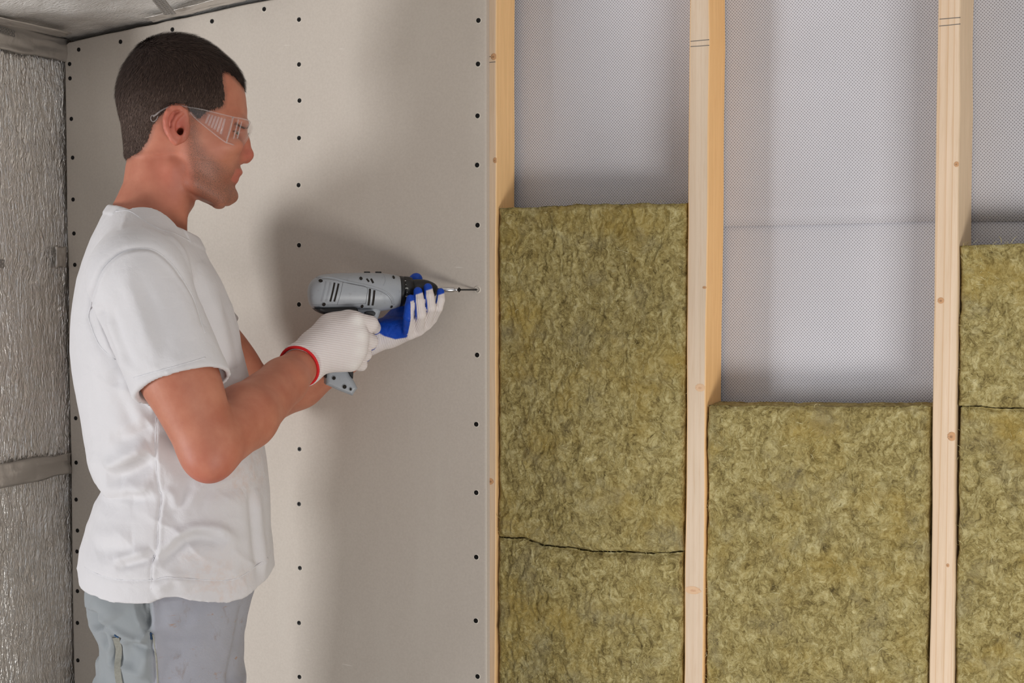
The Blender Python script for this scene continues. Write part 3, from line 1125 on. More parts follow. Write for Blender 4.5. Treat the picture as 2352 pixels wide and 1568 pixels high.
def rows(tab, b=0.0):
    """(y, back x, front x, half width) -> zs, back, front, hw"""
    zs = [L((r[1] + r[2]) / 2, r[0], b)[2] for r in tab]
    return zs, [L(r[1], r[0], b)[0] for r in tab], [L(r[2], r[0], b)[0] for r in tab], [r[3] for r in tab]


def smooth01(x, a, b):
    t = np.clip((x - a) / (b - a), 0, 1)
    return t * t * (3 - 2 * t)


def fold(V, N, folds, face=-0.15, nb=-1):
    """push cloth in or out along drawn folds; only the side that faces nb*b takes them"""
    A, C = V[:, 0], V[:, 2]
    side = smooth01(N[:, 1] * nb, -0.25, 0.35)
    d = np.zeros(len(V))
    for pts, amp, wid, b in folds:
        q = spline(np.array(pl(pts, b)), max(6, len(pts) * 4))
        ds, t = polydist(A, C, q)
        tp = np.clip(np.minimum(t, 1 - t) * 5, 0.0, 1) ** 0.7
        lim = smooth01(V[:, 1], -.200, -.184) if b > -.18 else 1.0      # folds of the body do not cross on to the sleeve
        d += amp * np.exp(-(ds / wid) ** 2) * tp * lim
    return d * side


# ================================================================== the worker
person = bpy.data.objects.new('person', None)
COL.objects.link(person)
person.matrix_world = MAN_M
tag(person, 'worker in white t-shirt, grey trousers and gloves driving a screw into the plasterboard', 'person')
DB = 0.0565                                    # the drill's axis lies on this plane of his frame

# joints
SH_R, EL_R, WR_R = L(316, 648, -0.182), L(482, 1030, -0.222), L(700, 832, 0.012)
SH_L, EL_L, WR_L = L(345, 640, 0.178), L(600, 925, 0.19), L(848, 772, 0.085)


def m_skin():
    t = NT('skin')
    c = t.co()
    at = t.attr('paint')
    r, g, b = t.sep(at)
    n1 = t.noise(c, 30, 4, 0.6)
    n2 = t.noise(c, 900, 2, 0.6)
    col = t.mix(t.maprange(n1, 0.3, 0.7, 0, 1), lin(174, 106, 82), lin(190, 126, 100))
    col = t.mix(t.math('MULTIPLY', g, 0.75), col, lin(190, 92, 82))
    spk = t.noise(t.co(scale=(1, 1, 0.6)), 1900, 2, 0.5)
    sm = t.maprange(spk, 0.44, 0.60, 0.0, 1.0)
    stb = t.math('MULTIPLY', r, t.math('ADD', 0.22, t.math('MULTIPLY', sm, 0.75)))
    col = t.mix(stb, col, lin(96, 74, 62))
    col = t.mix(b, col, lin(58, 42, 36))
    h = t.math('ADD', n2, t.math('MULTIPLY', t.noise(c, 260, 3), 0.8))
    return t.pbsdf(color=col, rough=0.52, spec=0.4, sss=0.12, sssr=(1.0, 0.35, 0.2), ssss=0.006, normal=t.bump(h, 0.10, 0.001))


MAT_SKIN = m_skin()

cr = rows([(86, 404, 416, .006), (90, 370, 446, .026), (100, 345, 472, .040), (112, 326, 492, .050), (130, 309, 514, .060), (145, 299, 531, .066), (162, 288, 545, .0705),
           (180, 281, 554, .074), (200, 275, 561, .0765), (222, 272, 565, .078), (245, 275, 567, .0775), (258, 277, 567.5, .077), (271, 280, 566.5, .076), (284, 283, 562, .074), (300, 286, 555.5, .072), (315, 288, 554, .070), (330, 291, 552, .066), (356, 297, 549, .058)])
jaw = rows([(266, 440, 540, .052), (284, 412, 554, .064), (300, 402, 555, .068), (330, 400, 553, .0685), (352, 400, 552, .067), (372, 402, 551.5, .064), (388, 404, 551.5, .061), (404, 407, 549, .0585), (418, 411, 540, .0555), (427, 417, 536, .052), (440, 430, 535, .047), (453, 447, 533.5, .040), (461, 465, 528, .032), (467, 490, 517, .018)])
neck = rows([(318, 305, 430, .046), (345, 300, 440, .051), (380, 289, 449, .0545), (421, 283, 452, .056), (450, 270, 451, .058), (471, 259, 446, .061), (499, 247, 428, .066), (522, 240, 421, .075), (545, 234, 418, .088), (570, 230, 424, .105)])
core = rows([(560, 240, 425, .080), (580, 232, 435, .110), (620, 220, 462, .130), (700, 205, 490, .135), (800, 205, 510, .135), (950, 232, 535, .132), (1080, 270, 550, .128), (1200, 250, 555, .132), (1330, 230, 555, .138)])

hd = 0.0017
Bd = Solid(axis((-0.19, -0.098, .005), (-0.098, 0.112, hd), (0.112, 0.33, .004)),
           axis((-0.285, -0.10, .004), (-0.10, 0.02, hd), (0.02, 0.10, .0026), (0.10, 0.27, .005)),
           axis((0.95, 1.13, .006), (1.13, 1.47, .0036), (1.47, 1.80, hd)))
Bd.loft(*core, k=0, p=2.4, q=2.4)
Bd.loft(*neck, k=0.02, xm=0.45)
Bd.loft(*cr, k=0.016, p=2.1, q=2.1, xm=0.44, pf=2.15)
Bd.loft(*jaw, k=0.016, p=2.2, q=2.2, xm=0.30, pf=2.35)
def Ls(x, y, s, b):
    p = L(x, y, -b)
    return np.array([p[0], s * b, p[2]])


def eye_pt(s, f, dz=0.0, g=0.0):
    return Ls(528, 305, s, .0315) + np.array([(.0135 + g) * math.cos(f), s * (.0145 + g) * math.sin(f), dz])


for s in (-1, 1):
    Bd.ell(Ls(524, 334, s, .047), (.020, .013, .011), 0.016)          # cheekbones
    Bd.ell(Ls(549, 302, s, .033) + (0.002, 0, 0), (.013, .019, .0125), 0.010, 'cut')  # eye sockets
    Bd.ell(Ls(556, 282, s, .026), (.009, .021, .0055), 0.009)          # brow
    Bd.ell(Ls(528, 305, s, .0315), (.0135, .0145, .0125), 0.003)      # lids over the eyeball
    Bd.chain([eye_pt(s, f, -.0008 - .0012 * abs(f - .4)) for f in (-.5, -.1, .3, .7, 1.1, 1.45)], [.0010, .0015, .0019, .0019, .0016, .0008], 0.001, 'cut')   # the eye slit
    Bd.ell(Ls(556, 361, s, .0125), (.0095, .0065, .0070), 0.006)        # wings of the nose
    Bd.ell(L(562, 369, 0) + (0, s * .0065, -.0005), (.0045, .0030, .0024), 0.002, 'cut')   # nostrils
    Bd.cone(Ls(445, 420, s, .049), Ls(505, 455, s, .030), .012, .012, 0.012)   # jaw border
    Bd.cone(Ls(398, 385, s, .049), Ls(415, 540, s, .018), .010, .007, 0.018)   # neck tendon
Bd.chain([L(553, 298, 0), L(558, 325, 0), L(565, 352, 0)], [.0072, .0085, .0100], 0.007)
Bd.ell(L(565.5, 357, 0), (.0100, .0115, .0085), 0.006)
Bd.cone(L(556, 366, 0), L(566, 368, 0), .0045, .0038, 0.005)
# lips, chin
Bd.ell(L(544, 396, 0), (.0078, .0215, .0050), 0.006)
Bd.ell(L(534.5, 413, 0), (.0075, .0195, .0056), 0.006)
for s in (-1, 1):
    Bd.chain([L(549, 404.3, 0) + (.002, s * .003, 0), L(545, 405, 0) + (0, s * .012, 0), L(529, 407, 0) + (0, s * .0285, 0)], [.0012, .0012, .0010], 0.002, 'cut')
Bd.ell(L(521, 451, 0), (.0155, .018, .0120), 0.012)
# ears
for s in (-1, 1):
    E = lambda x, y, o=0.0: L(x, y, -0.075) * np.array([1, 0, 1]) + np.array([0, s * (0.0755 + o), 0])
    Bd.ell(E(405, 288, .004), (.0185, .0050, .0265), 0.006, rot=0.22)
    Bd.ell(E(411, 292, .0135), (.0115, .0085, .0170), 0.004, 'cut', rot=0.15)
    hx = [(424, 287), (431, 272), (426, 257), (413, 249.5), (398, 251), (386, 262), (381, 278), (383, 295), (389, 309), (396, 321), (404, 327), (412, 323)]
    hr = [.0022, .0026, .0032, .0036, .0038, .0038, .0037, .0035, .0035, .0042, .0050, .0040]
    ho = [.003, .004, .006, .009, .0125, .0145, .015, .0145, .0125, .010, .0075, .004]
    Bd.chain([E(x, y, o) for (x, y), o in zip(hx, ho)], hr, 0.0022)
    ax_ = [(417, 262), (406, 270), (398, 284), (397, 300), (403, 312), (412, 317)]
    Bd.chain([E(x, y, .0095) for x, y in ax_], [.0024, .0028, .0030, .0030, .0032, .0030], 0.003)
    Bd.chain([E(425, 295, .004), E(423, 304, .0055), E(418, 313, .005)], [.0036, .0042, .0036], 0.003)
    Bd.ell(E(414.5, 303, -.006), (.0050, .022, .0064), 0.002, 'cut', rot=-0.4)
# arms
def arm(S_, E_, W_, fo):
    m = S_ * .45 + E_ * .55
    Bd.chain([S_, S_ * .7 + E_ * .3, m, E_], [.040, .045, .0485, .0390], 0.012)
    fm = E_ * .66 + W_ * .34
    Bd.chain([E_, fm, E_ * .25 + W_ * .75, W_], [.0385, .0440, .0335, .0262], 0.012)
    d = (E_ - S_) / np.linalg.norm(E_ - S_); w = (W_ - E_) / np.linalg.norm(W_ - E_)
    tip = E_ + (d - w) * .014
    Bd.ell(tip, (.0215, .0225, .0215), 0.018)
    Bd.ell(S_ * .34 + E_ * .66 + fo, (.037, .036, .046), 0.02, rot=math.atan2(d[0], -d[2]))
arm(SH_R, EL_R, WR_R, np.array([.005, -.004, 0]))
arm(SH_L, EL_L, WR_L, np.array([.008, .006, 0]))
Bd.cone(SH_R, SH_R * .6 + np.array([0, -.04, 1.38]) * .4, .040, .04, 0.03)
Bd.cone(SH_L, SH_L * .6 + np.array([0, .04, 1.38]) * .4, .040, .04, 0.03)
# palms inside the gloves
Bd.cone(WR_R, L(770, 790, 0.03), .024, .018, 0.01)
Bd.cone(WR_L, L(915, 770, 0.075), .022, .013, 0.01)
Vb, Fb = Bd.mesh('body', 2)
me = np_mesh('body', Vb, Fb)
Nb = vnormals(me)

# colour of the skin: stubble, flushed parts, lash line and brows
A_, B_, C_ = Vb[:, 0], Vb[:, 1], Vb[:, 2]
st_poly = pl([(437, 262), (456, 276), (462, 320), (480, 352), (510, 372), (528, 378), (548, 370), (560, 373), (560, 470), (500, 480), (455, 470), (436, 420), (425, 360), (424, 320)], -0.055)
ds, _ = polydist(A_, C_, st_poly + [st_poly[0]])
ins = inside(A_, C_, st_poly)
sd = np.where(ins, ds, -ds)
stub = smooth01(sd, -0.006, 0.012)
mou = np.hypot(A_ - L(540, 405, 0)[0], (C_ - L(540, 405, 0)[2]) * 1.2)
stub = stub * (0.75 + 0.25 * smooth01(mou, .01, .03))
nk_poly = pl([(424, 380), (440, 420), (455, 465), (440, 500), (425, 470), (415, 420)], -0.055)
ds, _ = polydist(A_, C_, nk_poly + [nk_poly[0]]); ins = inside(A_, C_, nk_poly)
stub = np.maximum(stub, 0.45 * smooth01(np.where(ins, ds, -ds), -0.008, 0.010))
stub[C_ < L(430, 540, 0)[2]] = 0
sb = pl([(431, 250), (448, 258), (455, 284), (447, 320), (433, 318), (433, 270)], -0.07)
ds, _ = polydist(A_, C_, sb + [sb[0]]); ins = inside(A_, C_, sb)
stub = np.maximum(stub, 0.9 * smooth01(np.where(ins, ds, -ds), -0.004, 0.006))
lip = np.zeros(len(Vb))
for (x, y, rx, rz) in ((549, 397, .0075, .0046), (541, 413, .0085, .0060), (536, 408, .011, .006)):
    q = L(x, y, 0)
    lip = np.maximum(lip, 1 - smooth01(np.hypot((A_ - q[0]) / rx, (C_ - q[2]) / rz), 0.7, 1.25))
lip *= (np.abs(B_) < 0.034)
stub *= 1 - lip
ear = np.exp(-((np.hypot(A_ - L(404, 288, -.07)[0], (C_ - L(404, 288, -.07)[2]) * .8) / .024) ** 2)) * smooth01(np.abs(B_), .072, .08)
nose = np.exp(-((np.hypot(A_ - L(573, 355, 0)[0], C_ - L(573, 355, 0)[2]) / .014) ** 2))
elb = np.exp(-((np.linalg.norm(Vb - EL_R - (0.0, 0, -.035), axis=1) / .045) ** 2))
nkr = np.exp(-((np.hypot(A_ - L(400, 400, -.05)[0], C_ - L(400, 400, -.05)[2]) / .045) ** 2)) * 0.35 * (C_ > 1.45)
flush = np.clip(lip * .55 + ear * .75 + nose * .6 + elb * .55 + nkr, 0, 1)
dark = np.zeros(len(Vb))
for s in (-1, 1):
    ds = np.min([np.linalg.norm(Vb - q, axis=1) for q in [eye_pt(s, f, .0020 - .0014 * abs(f - .4), .0004) for f in np.linspace(-.5, 1.5, 16)]], 0)
    dark = np.maximum(dark, 0.9 * (1 - smooth01(ds, .0010, .0022)))
hpz = pl([(288, 360), (302, 356), (318, 349), (332, 333), (341, 318), (350, 291), (363, 274), (376, 262), (388, 247), (402, 242), (428, 245), (436, 259), (452, 277), (463, 271), (480, 256), (500, 249), (512, 244), (515, 219), (513, 196), (510, 172), (516, 162), (528, 166), (541, 176), (556, 188), (566, 197)], -.055)
dsz, _ = polydist(A_, C_, hpz)
stub = np.maximum(stub, 0.75 * (1 - smooth01(dsz, .001, .007)) * (ear < .3) * (C_ > 1.55))
set_color(me, 'paint', np.stack([stub, flush, dark], -1))
body = add('body', me, MAT_SKIN, person, smooth=True)
BODY_V, BODY_F, BODY_N = Vb, Fb, Nb

# eyes
def m_eye():
    t = NT('eye')
    c = t.co()
    x, y, z = t.sep(c)
    r = t.n('VectorMath', {0: c, 1: (0.0115, -0.001, -0.003)}, operation='DISTANCE').outputs['Value']
    col = t.ramp(t.math('MULTIPLY', r, 100), [(0.0, lin(12, 10, 10)), (0.20, lin(12, 10, 10)), (0.24, lin(70, 58, 44)), (0.52, lin(84, 74, 60)), (0.58, lin(205, 196, 190)), (1.0, lin(214, 206, 200))])
    return t.pbsdf(color=col, rough=0.12)
MAT_EYE = m_eye()
for s in (-1, 1):
    bm = bmesh.new(); bmesh.ops.create_uvsphere(bm, u_segments=24, v_segments=16, radius=0.0122)
    m_ = bpy.data.meshes.new('eye'); bm.to_mesh(m_); bm.free()
    e = add('eye', m_, MAT_EYE, person, smooth=True)
    e.location = Ls(528.5, 305, s, .0315) + (0.0006, 0, 0)
    e.rotation_euler = (0, 0.12, -0.5)


# hair: scalp cover plus short strands
def m_hair():
    t = NT('hair')
    a = t.attr('tint', 2)
    col = t.ramp(a, [(0.0, lin(44, 33, 30)), (0.5, lin(78, 62, 54)), (0.8, lin(116, 96, 86)), (1.0, lin(160, 140, 128))])
    return t.pbsdf(color=col, rough=0.7, spec=0.22)
MAT_HAIR = m_hair()
hair_px = [(288, 360), (302, 356), (318, 349), (332, 333), (341, 318), (350, 291), (363, 274), (376, 262), (388, 247), (402, 242), (428, 245), (436, 259), (452, 277), (463, 271), (480, 256), (500, 249), (512, 244), (515, 219), (513, 196), (510, 172), (516, 162), (528, 166), (541, 176), (556, 188), (566, 197), (640, 150), (560, 20), (300, 20), (200, 200), (240, 330)]
hp = pl(hair_px, -0.055)
ds, _ = polydist(A_, C_, hp + [hp[0]])
hs = np.where(inside(A_, C_, hp), ds, -ds) + 0.0012 * fbm(A_ * 260, B_ * 260, C_ * 260, 2)
# around the front of the brow the line runs across the forehead
hmask = (hs > -0.0005) & (C_ > L(300, 372, 0)[2]) & ~((ear > 0.25) & (np.abs(B_) > .0785))
fm = hmask[Fb].all(1)
Fh = Fb[fm]
used = np.unique(Fh); remap = np.full(len(Vb), -1); remap[used] = np.arange(len(used))
thick = 0.0030 * smooth01(hs[used], -0.0005, 0.010) + 0.0006
hv = Vb[used] + Nb[used] * thick[:, None] + Nb[used] * (0.0003 * vnoise(Vb[used, 0] * 420, Vb[used, 1] * 420, Vb[used, 2] * 150))[:, None]
fade_ = smooth01(C_[used], L(420, 285, 0)[2], L(420, 175, 0)[2])
hm = np_mesh('hair', hv, remap[Fh])
tn = np.clip(0.36 - 0.30 * fade_ + 0.10 * vnoise(hv[:, 0] * 300, hv[:, 1] * 300, hv[:, 2] * 120), 0, 1)
set_color(hm, 'tint', np.stack([tn, tn, tn], -1))
hair = add('hair', hm, MAT_HAIR, person, smooth=True)

def strands(name, P, N, flow, ln, wd, tint, lift, parent, rg, mat):
    n = len(P)
    F_ = flow - N * (flow * N).sum(1, keepdims=True)
    F_ /= np.linalg.norm(F_, axis=1, keepdims=True) + 1e-9
    F_ = F_ + rg.normal(0, 0.22, (n, 3)); F_ -= N * (F_ * N).sum(1, keepdims=True); F_ /= np.linalg.norm(F_, axis=1, keepdims=True) + 1e-9
    S_ = np.cross(N, F_)
    p0 = P - N * 0.0008
    p1 = P + F_ * (ln * .5)[:, None] + N * (ln * .5 * lift)[:, None]
    p2 = P + F_ * ln[:, None] + N * (ln * .85 * lift)[:, None]
    w = wd[:, None]
    V = np.stack([p0 - S_ * w, p0 + S_ * w, p1 - S_ * w * .8, p1 + S_ * w * .8, p2], 1).reshape(-1, 3)
    i = np.arange(n)[:, None] * 5
    T = np.concatenate([i + np.array([[0, 1, 3]]), i + np.array([[0, 3, 2]]), i + np.array([[2, 3, 4]])], 0)
    m_ = np_mesh(name, V, T)
    tt = np.repeat(tint, 5)
    set_color(m_, 'tint', np.stack([tt, tt, tt], -1))
    o = add(name, m_, mat, parent)
    o['kind'] = 'stuff'
    return o

rg = np.random.default_rng(11)
tri = hv[remap[Fh][:, :3]]
ar = np.linalg.norm(np.cross(tri[:, 1] - tri[:, 0], tri[:, 2] - tri[:, 0]), axis=1)
NS = 42000
pick = rg.choice(len(Fh), NS, p=ar / ar.sum())
uv = rg.random((NS, 2))
q4 = hv[remap[Fh][pick]]
P = (q4[:, 0] * ((1 - uv[:, :1]) * (1 - uv[:, 1:])) + q4[:, 1] * (uv[:, :1] * (1 - uv[:, 1:])) + q4[:, 2] * (uv[:, :1] * uv[:, 1:]) + q4[:, 3] * ((1 - uv[:, :1]) * uv[:, 1:]))
N = Nb[used][remap[Fh][pick][:, 0]]
hgt = smooth01(P[:, 2], L(420, 200, 0)[2], L(420, 100, 0)[2])
fw_ = smooth01(P[:, 0], -.085, -.020) * hgt
flow = np.stack([-0.25 + 1.15 * fw_, 0 * hgt, -1.0 + 0.5 * fw_], -1)
fd = smooth01(P[:, 2], L(420, 300, 0)[2], L(420, 160, 0)[2])
edge = smooth01(hs[used][remap[Fh][pick][:, 0]], 0.0, 0.012)
ln = (0.0050 + 0.0050 * fd) * rg.uniform(0.6, 1.25, NS) * (0.6 + 0.4 * edge)
tint = np.clip(rg.normal(0.56 - 0.32 * fd, 0.16, NS), 0, 1)
strands('hair_strand', P, N, flow, ln, rg.uniform(.00018, .00038, NS), tint, 0.36, hair, rg, MAT_HAIR)
# brows
for s in (-1, 1):
    nb_ = 420
    u = rg.random(nb_)
    cl_ = spline([Ls(562, 288, s, .012), Ls(556, 284, s, .027), Ls(541, 285, s, .046)], 40)
    Q = cl_[(u * 39).astype(int)] + rg.normal(0, 1, (nb_, 3)) * np.array([.0008, .0015, .0017])
    dd = ((Q[:, None, :] - Vb[None, (C_ > L(550, 300, 0)[2]) & (C_ < L(550, 262, 0)[2]) & (A_ > L(520, 280, 0)[0])]) ** 2).sum(-1)
    vi = np.where((C_ > L(550, 300, 0)[2]) & (C_ < L(550, 262, 0)[2]) & (A_ > L(520, 280, 0)[0]))[0][dd.argmin(1)]
    Q = Vb[vi] + rg.normal(0, .0006, (nb_, 3)); Nq = Nb[vi]
    fl = np.tile(np.array([[-0.4, s * 0.9, 0.15]]), (nb_, 1))
    o = strands('eyebrow', Q + Nq * .0004, Nq, fl, rg.uniform(.0025, .0042, nb_), rg.uniform(.00016, .0003, nb_), np.clip(rg.normal(.25, .12, nb_), 0, 1), 0.04, person, rg, MAT_HAIR)
    del o['kind']

# ------------------------------------------------------------------ t-shirt
def m_shirt():
    t = NT('white jersey')
    c = t.co()
    n1 = t.noise(c, 14, 4, 0.55, 0.4)
    n2 = t.noise(c, 42, 4, 0.6, 0.8)
    wv = t.noise(c, 900, 2)
    at = t.sep(t.attr('paint'))
    col = t.mix(n1, lin(205, 202, 203), lin(213, 210, 211))
    st = t.math('MULTIPLY', at[0], t.maprange(t.noise(c, 55, 4, 0.65), 0.45, 0.7, 0.1, 1))
    col = t.mix(st, col, lin(206, 184, 172))
    h = t.math('ADD', t.math('MULTIPLY', n1, 1.2), t.math('ADD', t.math('MULTIPLY', n2, 0.5), t.math('MULTIPLY', wv, 0.05)))
    return t.pbsdf(color=col, rough=0.85, spec=0.2, sheen=0.15, normal=t.bump(h, 0.32, 0.006))


MAT_SHIRT = m_shirt()
tor = rows([(470, 252, 400, .070), (485, 242, 415, .084), (500, 233, 428, .098), (520, 224, 442, .118), (548, 210, 457, .140), (573, 200, 470, .153), (600, 190, 482, .160), (640, 178, 505, .163), (700, 168, 533, .165), (750, 163, 546, .165), (800, 162, 554, .164), (870, 170, 572, .163), (960, 185, 592, .161),
            (1020, 198, 604, .159), (1060, 207, 611, .158), (1090, 217, 615, .157), (1108, 237, 617, .157), (1125, 232, 619, .158), (1150, 215, 620, .160), (1208, 198, 623, .165), (1247, 184, 626, .168), (1282, 181, 628, .170), (1330, 181, 630, .171), (1368, 181, 632, .171)])
Sh = Solid(axis((-0.17, 0.15, .0023)), axis((-0.275, 0.0, .0023), (0.0, 0.275, .0055)), axis((0.97, 1.56, .0023)))
Sh.loft(*tor, k=0, p=2.35, q=2.25, xm=0.48)
HEM_R = SH_R + (EL_R - SH_R) * 0.56
HEM_L = SH_L + (EL_L - SH_L) * 0.52
hn_r = L(430, 985, -.22) - L(398, 868, -.22); hn_r[1] = -.03; hn_r /= np.linalg.norm(hn_r)
hp_r = L(407, 870, -.235)
hn_l = (EL_L - SH_L) / np.linalg.norm(EL_L - SH_L)


def sleeve(S, S_, E_, hp_, hn, k, grow=0.0, side=-1):
    d = (E_ - S_)
    e2 = S_ + d * 0.66
    def fn(x, y, z):
        dd = e2 - S_; l2 = dd @ dd
        t = np.clip(((x - S_[0]) * dd[0] + (y - S_[1]) * dd[1] + (z - S_[2]) * dd[2]) / l2, 0, 1)
        ex, ey, ez = x - S_[0] - t * dd[0], y - S_[1] - t * dd[1], z - S_[2] - t * dd[2]
        r = 0.0645 + (0.0625 - 0.0645) * t + grow
        cd = np.sqrt(ex * ex + ey * ey * 1.08 + ez * ez) - r
        pd = (x - hp_[0]) * hn[0] + (y - hp_[1]) * hn[1] + (z - hp_[2]) * hn[2]
        return cd, pd
    return fn


sr = sleeve(Sh, SH_R + (0, .004, .004), EL_R, hp_r, hn_r, .02)
sl = sleeve(Sh, SH_L + (0, -.004, .004), EL_L, HEM_L, hn_l, .02)
for f, S_, E_ in ((sr, SH_R, EL_R), (sl, SH_L, EL_L)):
    lo, hi = np.minimum(S_, E_) - .07, np.maximum(S_, E_) + .07
    def slv(x, y, z):
        cd, pd = f(x, y, z)
        hol = np.maximum(cd + .0060, -(pd + .022))
        return np.maximum(np.maximum(cd, pd), -hol)
    Sh.apply(slv, lo, hi, 0.014)
# shoulder caps
for s, S_ in ((-1, SH_R), (1, SH_L)):
    Sh.cone(S_ + (0.004, 0, .008), np.array([L(335, 540, 0)[0], s * .085, L(335, 540, 0)[2]]), .056, .050, 0.022)
# hollow ends: sleeves, hem, neck
for f, S_, E_ in ((sr, SH_R, EL_R), (sl, SH_L, EL_L)):
    lo, hi = np.minimum(S_, E_) - .07, np.maximum(S_, E_) + .07
ti = (tor[0], np.array(tor[1]) + .0085, np.array(tor[2]) - .0085, np.array(tor[3]) - .0085)
zh = 1.02
sel = np.array(tor[0]) < zh + .02
Sh.loft(np.array(tor[0])[sel] - .02, ti[1][sel], ti[2][sel], ti[3][sel], 0, 2.35, 2.25, 0.48, 'cut')
# hem line: a gently waving lower edge
hem_px = [(181, 1359), (256, 1367), (349, 1358), (380, 1345), (411, 1346.5), (431, 1353), (520, 1364), (551, 1359.5), (590, 1344), (613, 1336), (631, 1322)]
hem_a = np.array([L(x, y, -.10) for x, y in hem_px])
def hemf(x, y, z):
    return (np.interp(x[:, 0, 0], hem_a[:, 0] , hem_a[:, 2])[:, None, None] + 0 * y) - z
Sh.apply(hemf, (-.2, -.3, .9), (.2, .3, 1.06), 0, 'keep')
# neck opening
pa, pb_ = L(252, 471.5, 0), L(456, 546, 0)
cn = np.array([-(pb_[2] - pa[2]), 0, pb_[0] - pa[0]]); cn /= np.linalg.norm(cn)
nkr_ = rows([(440, 268, 452, .062), (471, 262, 452, .066), (499, 256, 451, .073), (522, 254, 450, .080), (545, 260, 449, .084), (575, 275, 446, .086)])
zmax = 1.62
def neckhole(x, y, z):
    pd = (x - pa[0]) * cn[0] + (z - pa[2]) * cn[2] + 0 * y
    zz = z[0, 0]
    o = np.argsort(nkr_[0])
    bk, fr, w = (np.interp(zz, np.array(nkr_[0])[o], np.array(v)[o])[None, None, :] for v in nkr_[1:])
    u = (x - (bk + fr) / 2) / ((fr - bk) / 2); v = y / w
    rho = np.sqrt(u * u + v * v)
    return np.maximum((rho - 1) * np.minimum(w, (fr - bk) / 2), -(pd + .030))
Sh.half(pa, cn, (-.2, -.11, 1.40), (.2, .11, 1.62))
Sh.apply(neckhole, (-.12, -.10, 1.42), (.1, .10, 1.6), 0, 'cut')
Vs, Fs = Sh.mesh('tshirt', 2)
me = np_mesh('tshirt', Vs, Fs)
Ns = vnormals(me)
T, SLV = -0.165, -0.245
folds = [
    # armhole seam
    ([(466, 750), (461, 736), (447, 690), (426, 651), (397, 608), (361, 578), (329, 571), (290, 577), (261, 594), (236, 622), (215, 669), (195, 722), (199, 744), (222, 797), (265, 829)], -.0030, .0042, -.19),
    ([(462, 755), (456, 738), (440, 690), (418, 652), (390, 612), (358, 584), (329, 578), (292, 584), (266, 600), (242, 628), (222, 673), (204, 724)], .0016, .004, -.2),
    # sleeve
    ([(285, 620), (305, 680), (332, 745), (365, 830)], .0028, .012, SLV), ([(310, 620), (335, 690), (360, 760), (392, 840)], -.0022, .014, SLV),
    ([(211, 697), (232, 760), (261, 826)], .0046, .006, -.21), ([(222, 700), (246, 760), (276, 830)], -.004, .006, -.22),
    ([(238, 720), (262, 785), (297, 861)], .0042, .006, -.23), ([(254, 700), (280, 780), (312, 850)], -.0025, .006, -.235),
    ([(400, 640), (425, 710), (440, 780)], .002, .012, SLV),
    # sleeve hem stitching
    ([(304, 868), (350, 852), (410, 836), (468, 820)], -.0010, .0028, SLV),
    # chest and front
    ([(440, 640), (470, 720), (495, 800), (522, 868)], -.006, .011, T), ([(455, 600), (492, 690), (520, 780), (532, 850)], .004, .011, -.13),
    ([(512, 660), (534, 752), (540, 868)], -.003, .008, -.10), ([(380, 540), (420, 570), (460, 640)], .003, .012, -.13),
    ([(292, 485), (286, 530), (292, 575)], .0008, .004, -.12), ([(330, 520), (380, 545), (440, 560)], -.0016, .010, -.11),
    # back of the body
    ([(237, 1084), (270, 1070), (305, 1046), (342, 1026)], .0085, .011, T), ([(244, 1108), (280, 1098), (320, 1078), (352, 1050)], -.0085, .012, T),
    ([(250, 1010), (291, 1010), (326, 987), (345, 975)], -.0045, .010, T), ([(270, 880), (300, 930), (335, 985)], .004, .010, T), ([(255, 850), (285, 920), (312, 985)], -.004, .010, T),
    ([(276, 1127), (310, 1128), (350, 1118)], .0045, .009, T), ([(276, 1140), (310, 1150), (352, 1140)], -.003, .009, T),
    ([(205, 1040), (230, 1100), (275, 1130)], .004, .012, -.10), ([(200, 1200), (250, 1165), (300, 1160)], .0035, .016, T),
    ([(215, 1290), (255, 1270), (310, 1262)], -.003, .011, T), ([(200, 1250), (250, 1245), (300, 1240)], .003, .014, T),
    ([(264, 1309), (300, 1296), (342, 1282), (358, 1272)], -.006, .0065, T), ([(260, 1297), (300, 1283), (345, 1266)], .004, .008, T),
    ([(357, 1274), (388, 1252), (411, 1228), (450, 1215), (489, 1217), (520, 1230), (550, 1257)], .0060, .0080, T), ([(365, 1287), (395, 1268), (420, 1246), (450, 1236), (489, 1240), (520, 1254)], -.0055, .0095, T),
    ([(374, 1122), (392, 1134), (402, 1148), (406, 1172)], .0030, .006, T), ([(400, 1190), (428, 1160), (445, 1130), (456, 1100)], .0024, .010, T), ([(385, 1190), (412, 1165), (430, 1135), (440, 1105)], -.0026, .009, T),
    ([(380, 990), (400, 1040), (430, 1085), (470, 1110)], -.005, .014, T), ([(470, 1150), (520, 1160), (560, 1140)], .002, .012, T),
    ([(574, 1115), (582, 1200), (597, 1330)], -.0035, .006, -.10), ([(588, 1115), (598, 1220), (608, 1330)], .003, .006, -.08),
    # side seam and hem stitching
    ([(359, 930), (357, 1057), (365, 1127), (371, 1142), (363, 1212), (361, 1262), (349, 1297), (347, 1360)], -.0022, .0028, T), ([(364, 930), (362, 1057), (370, 1127), (376, 1142), (368, 1212), (366, 1262), (354, 1297), (352, 1360)], .0016, .003, T),
    ([(182, 1329), (256, 1336), (349, 1330), (384, 1322), (430, 1326), (520, 1336), (560, 1330), (612, 1310)], -.0013, .0026, T),
    ([(352, 1358), (376, 1340), (400, 1328), (440, 1345)], .004, .009, T),
]
d = 1.25 * fold(Vs, Ns, folds)
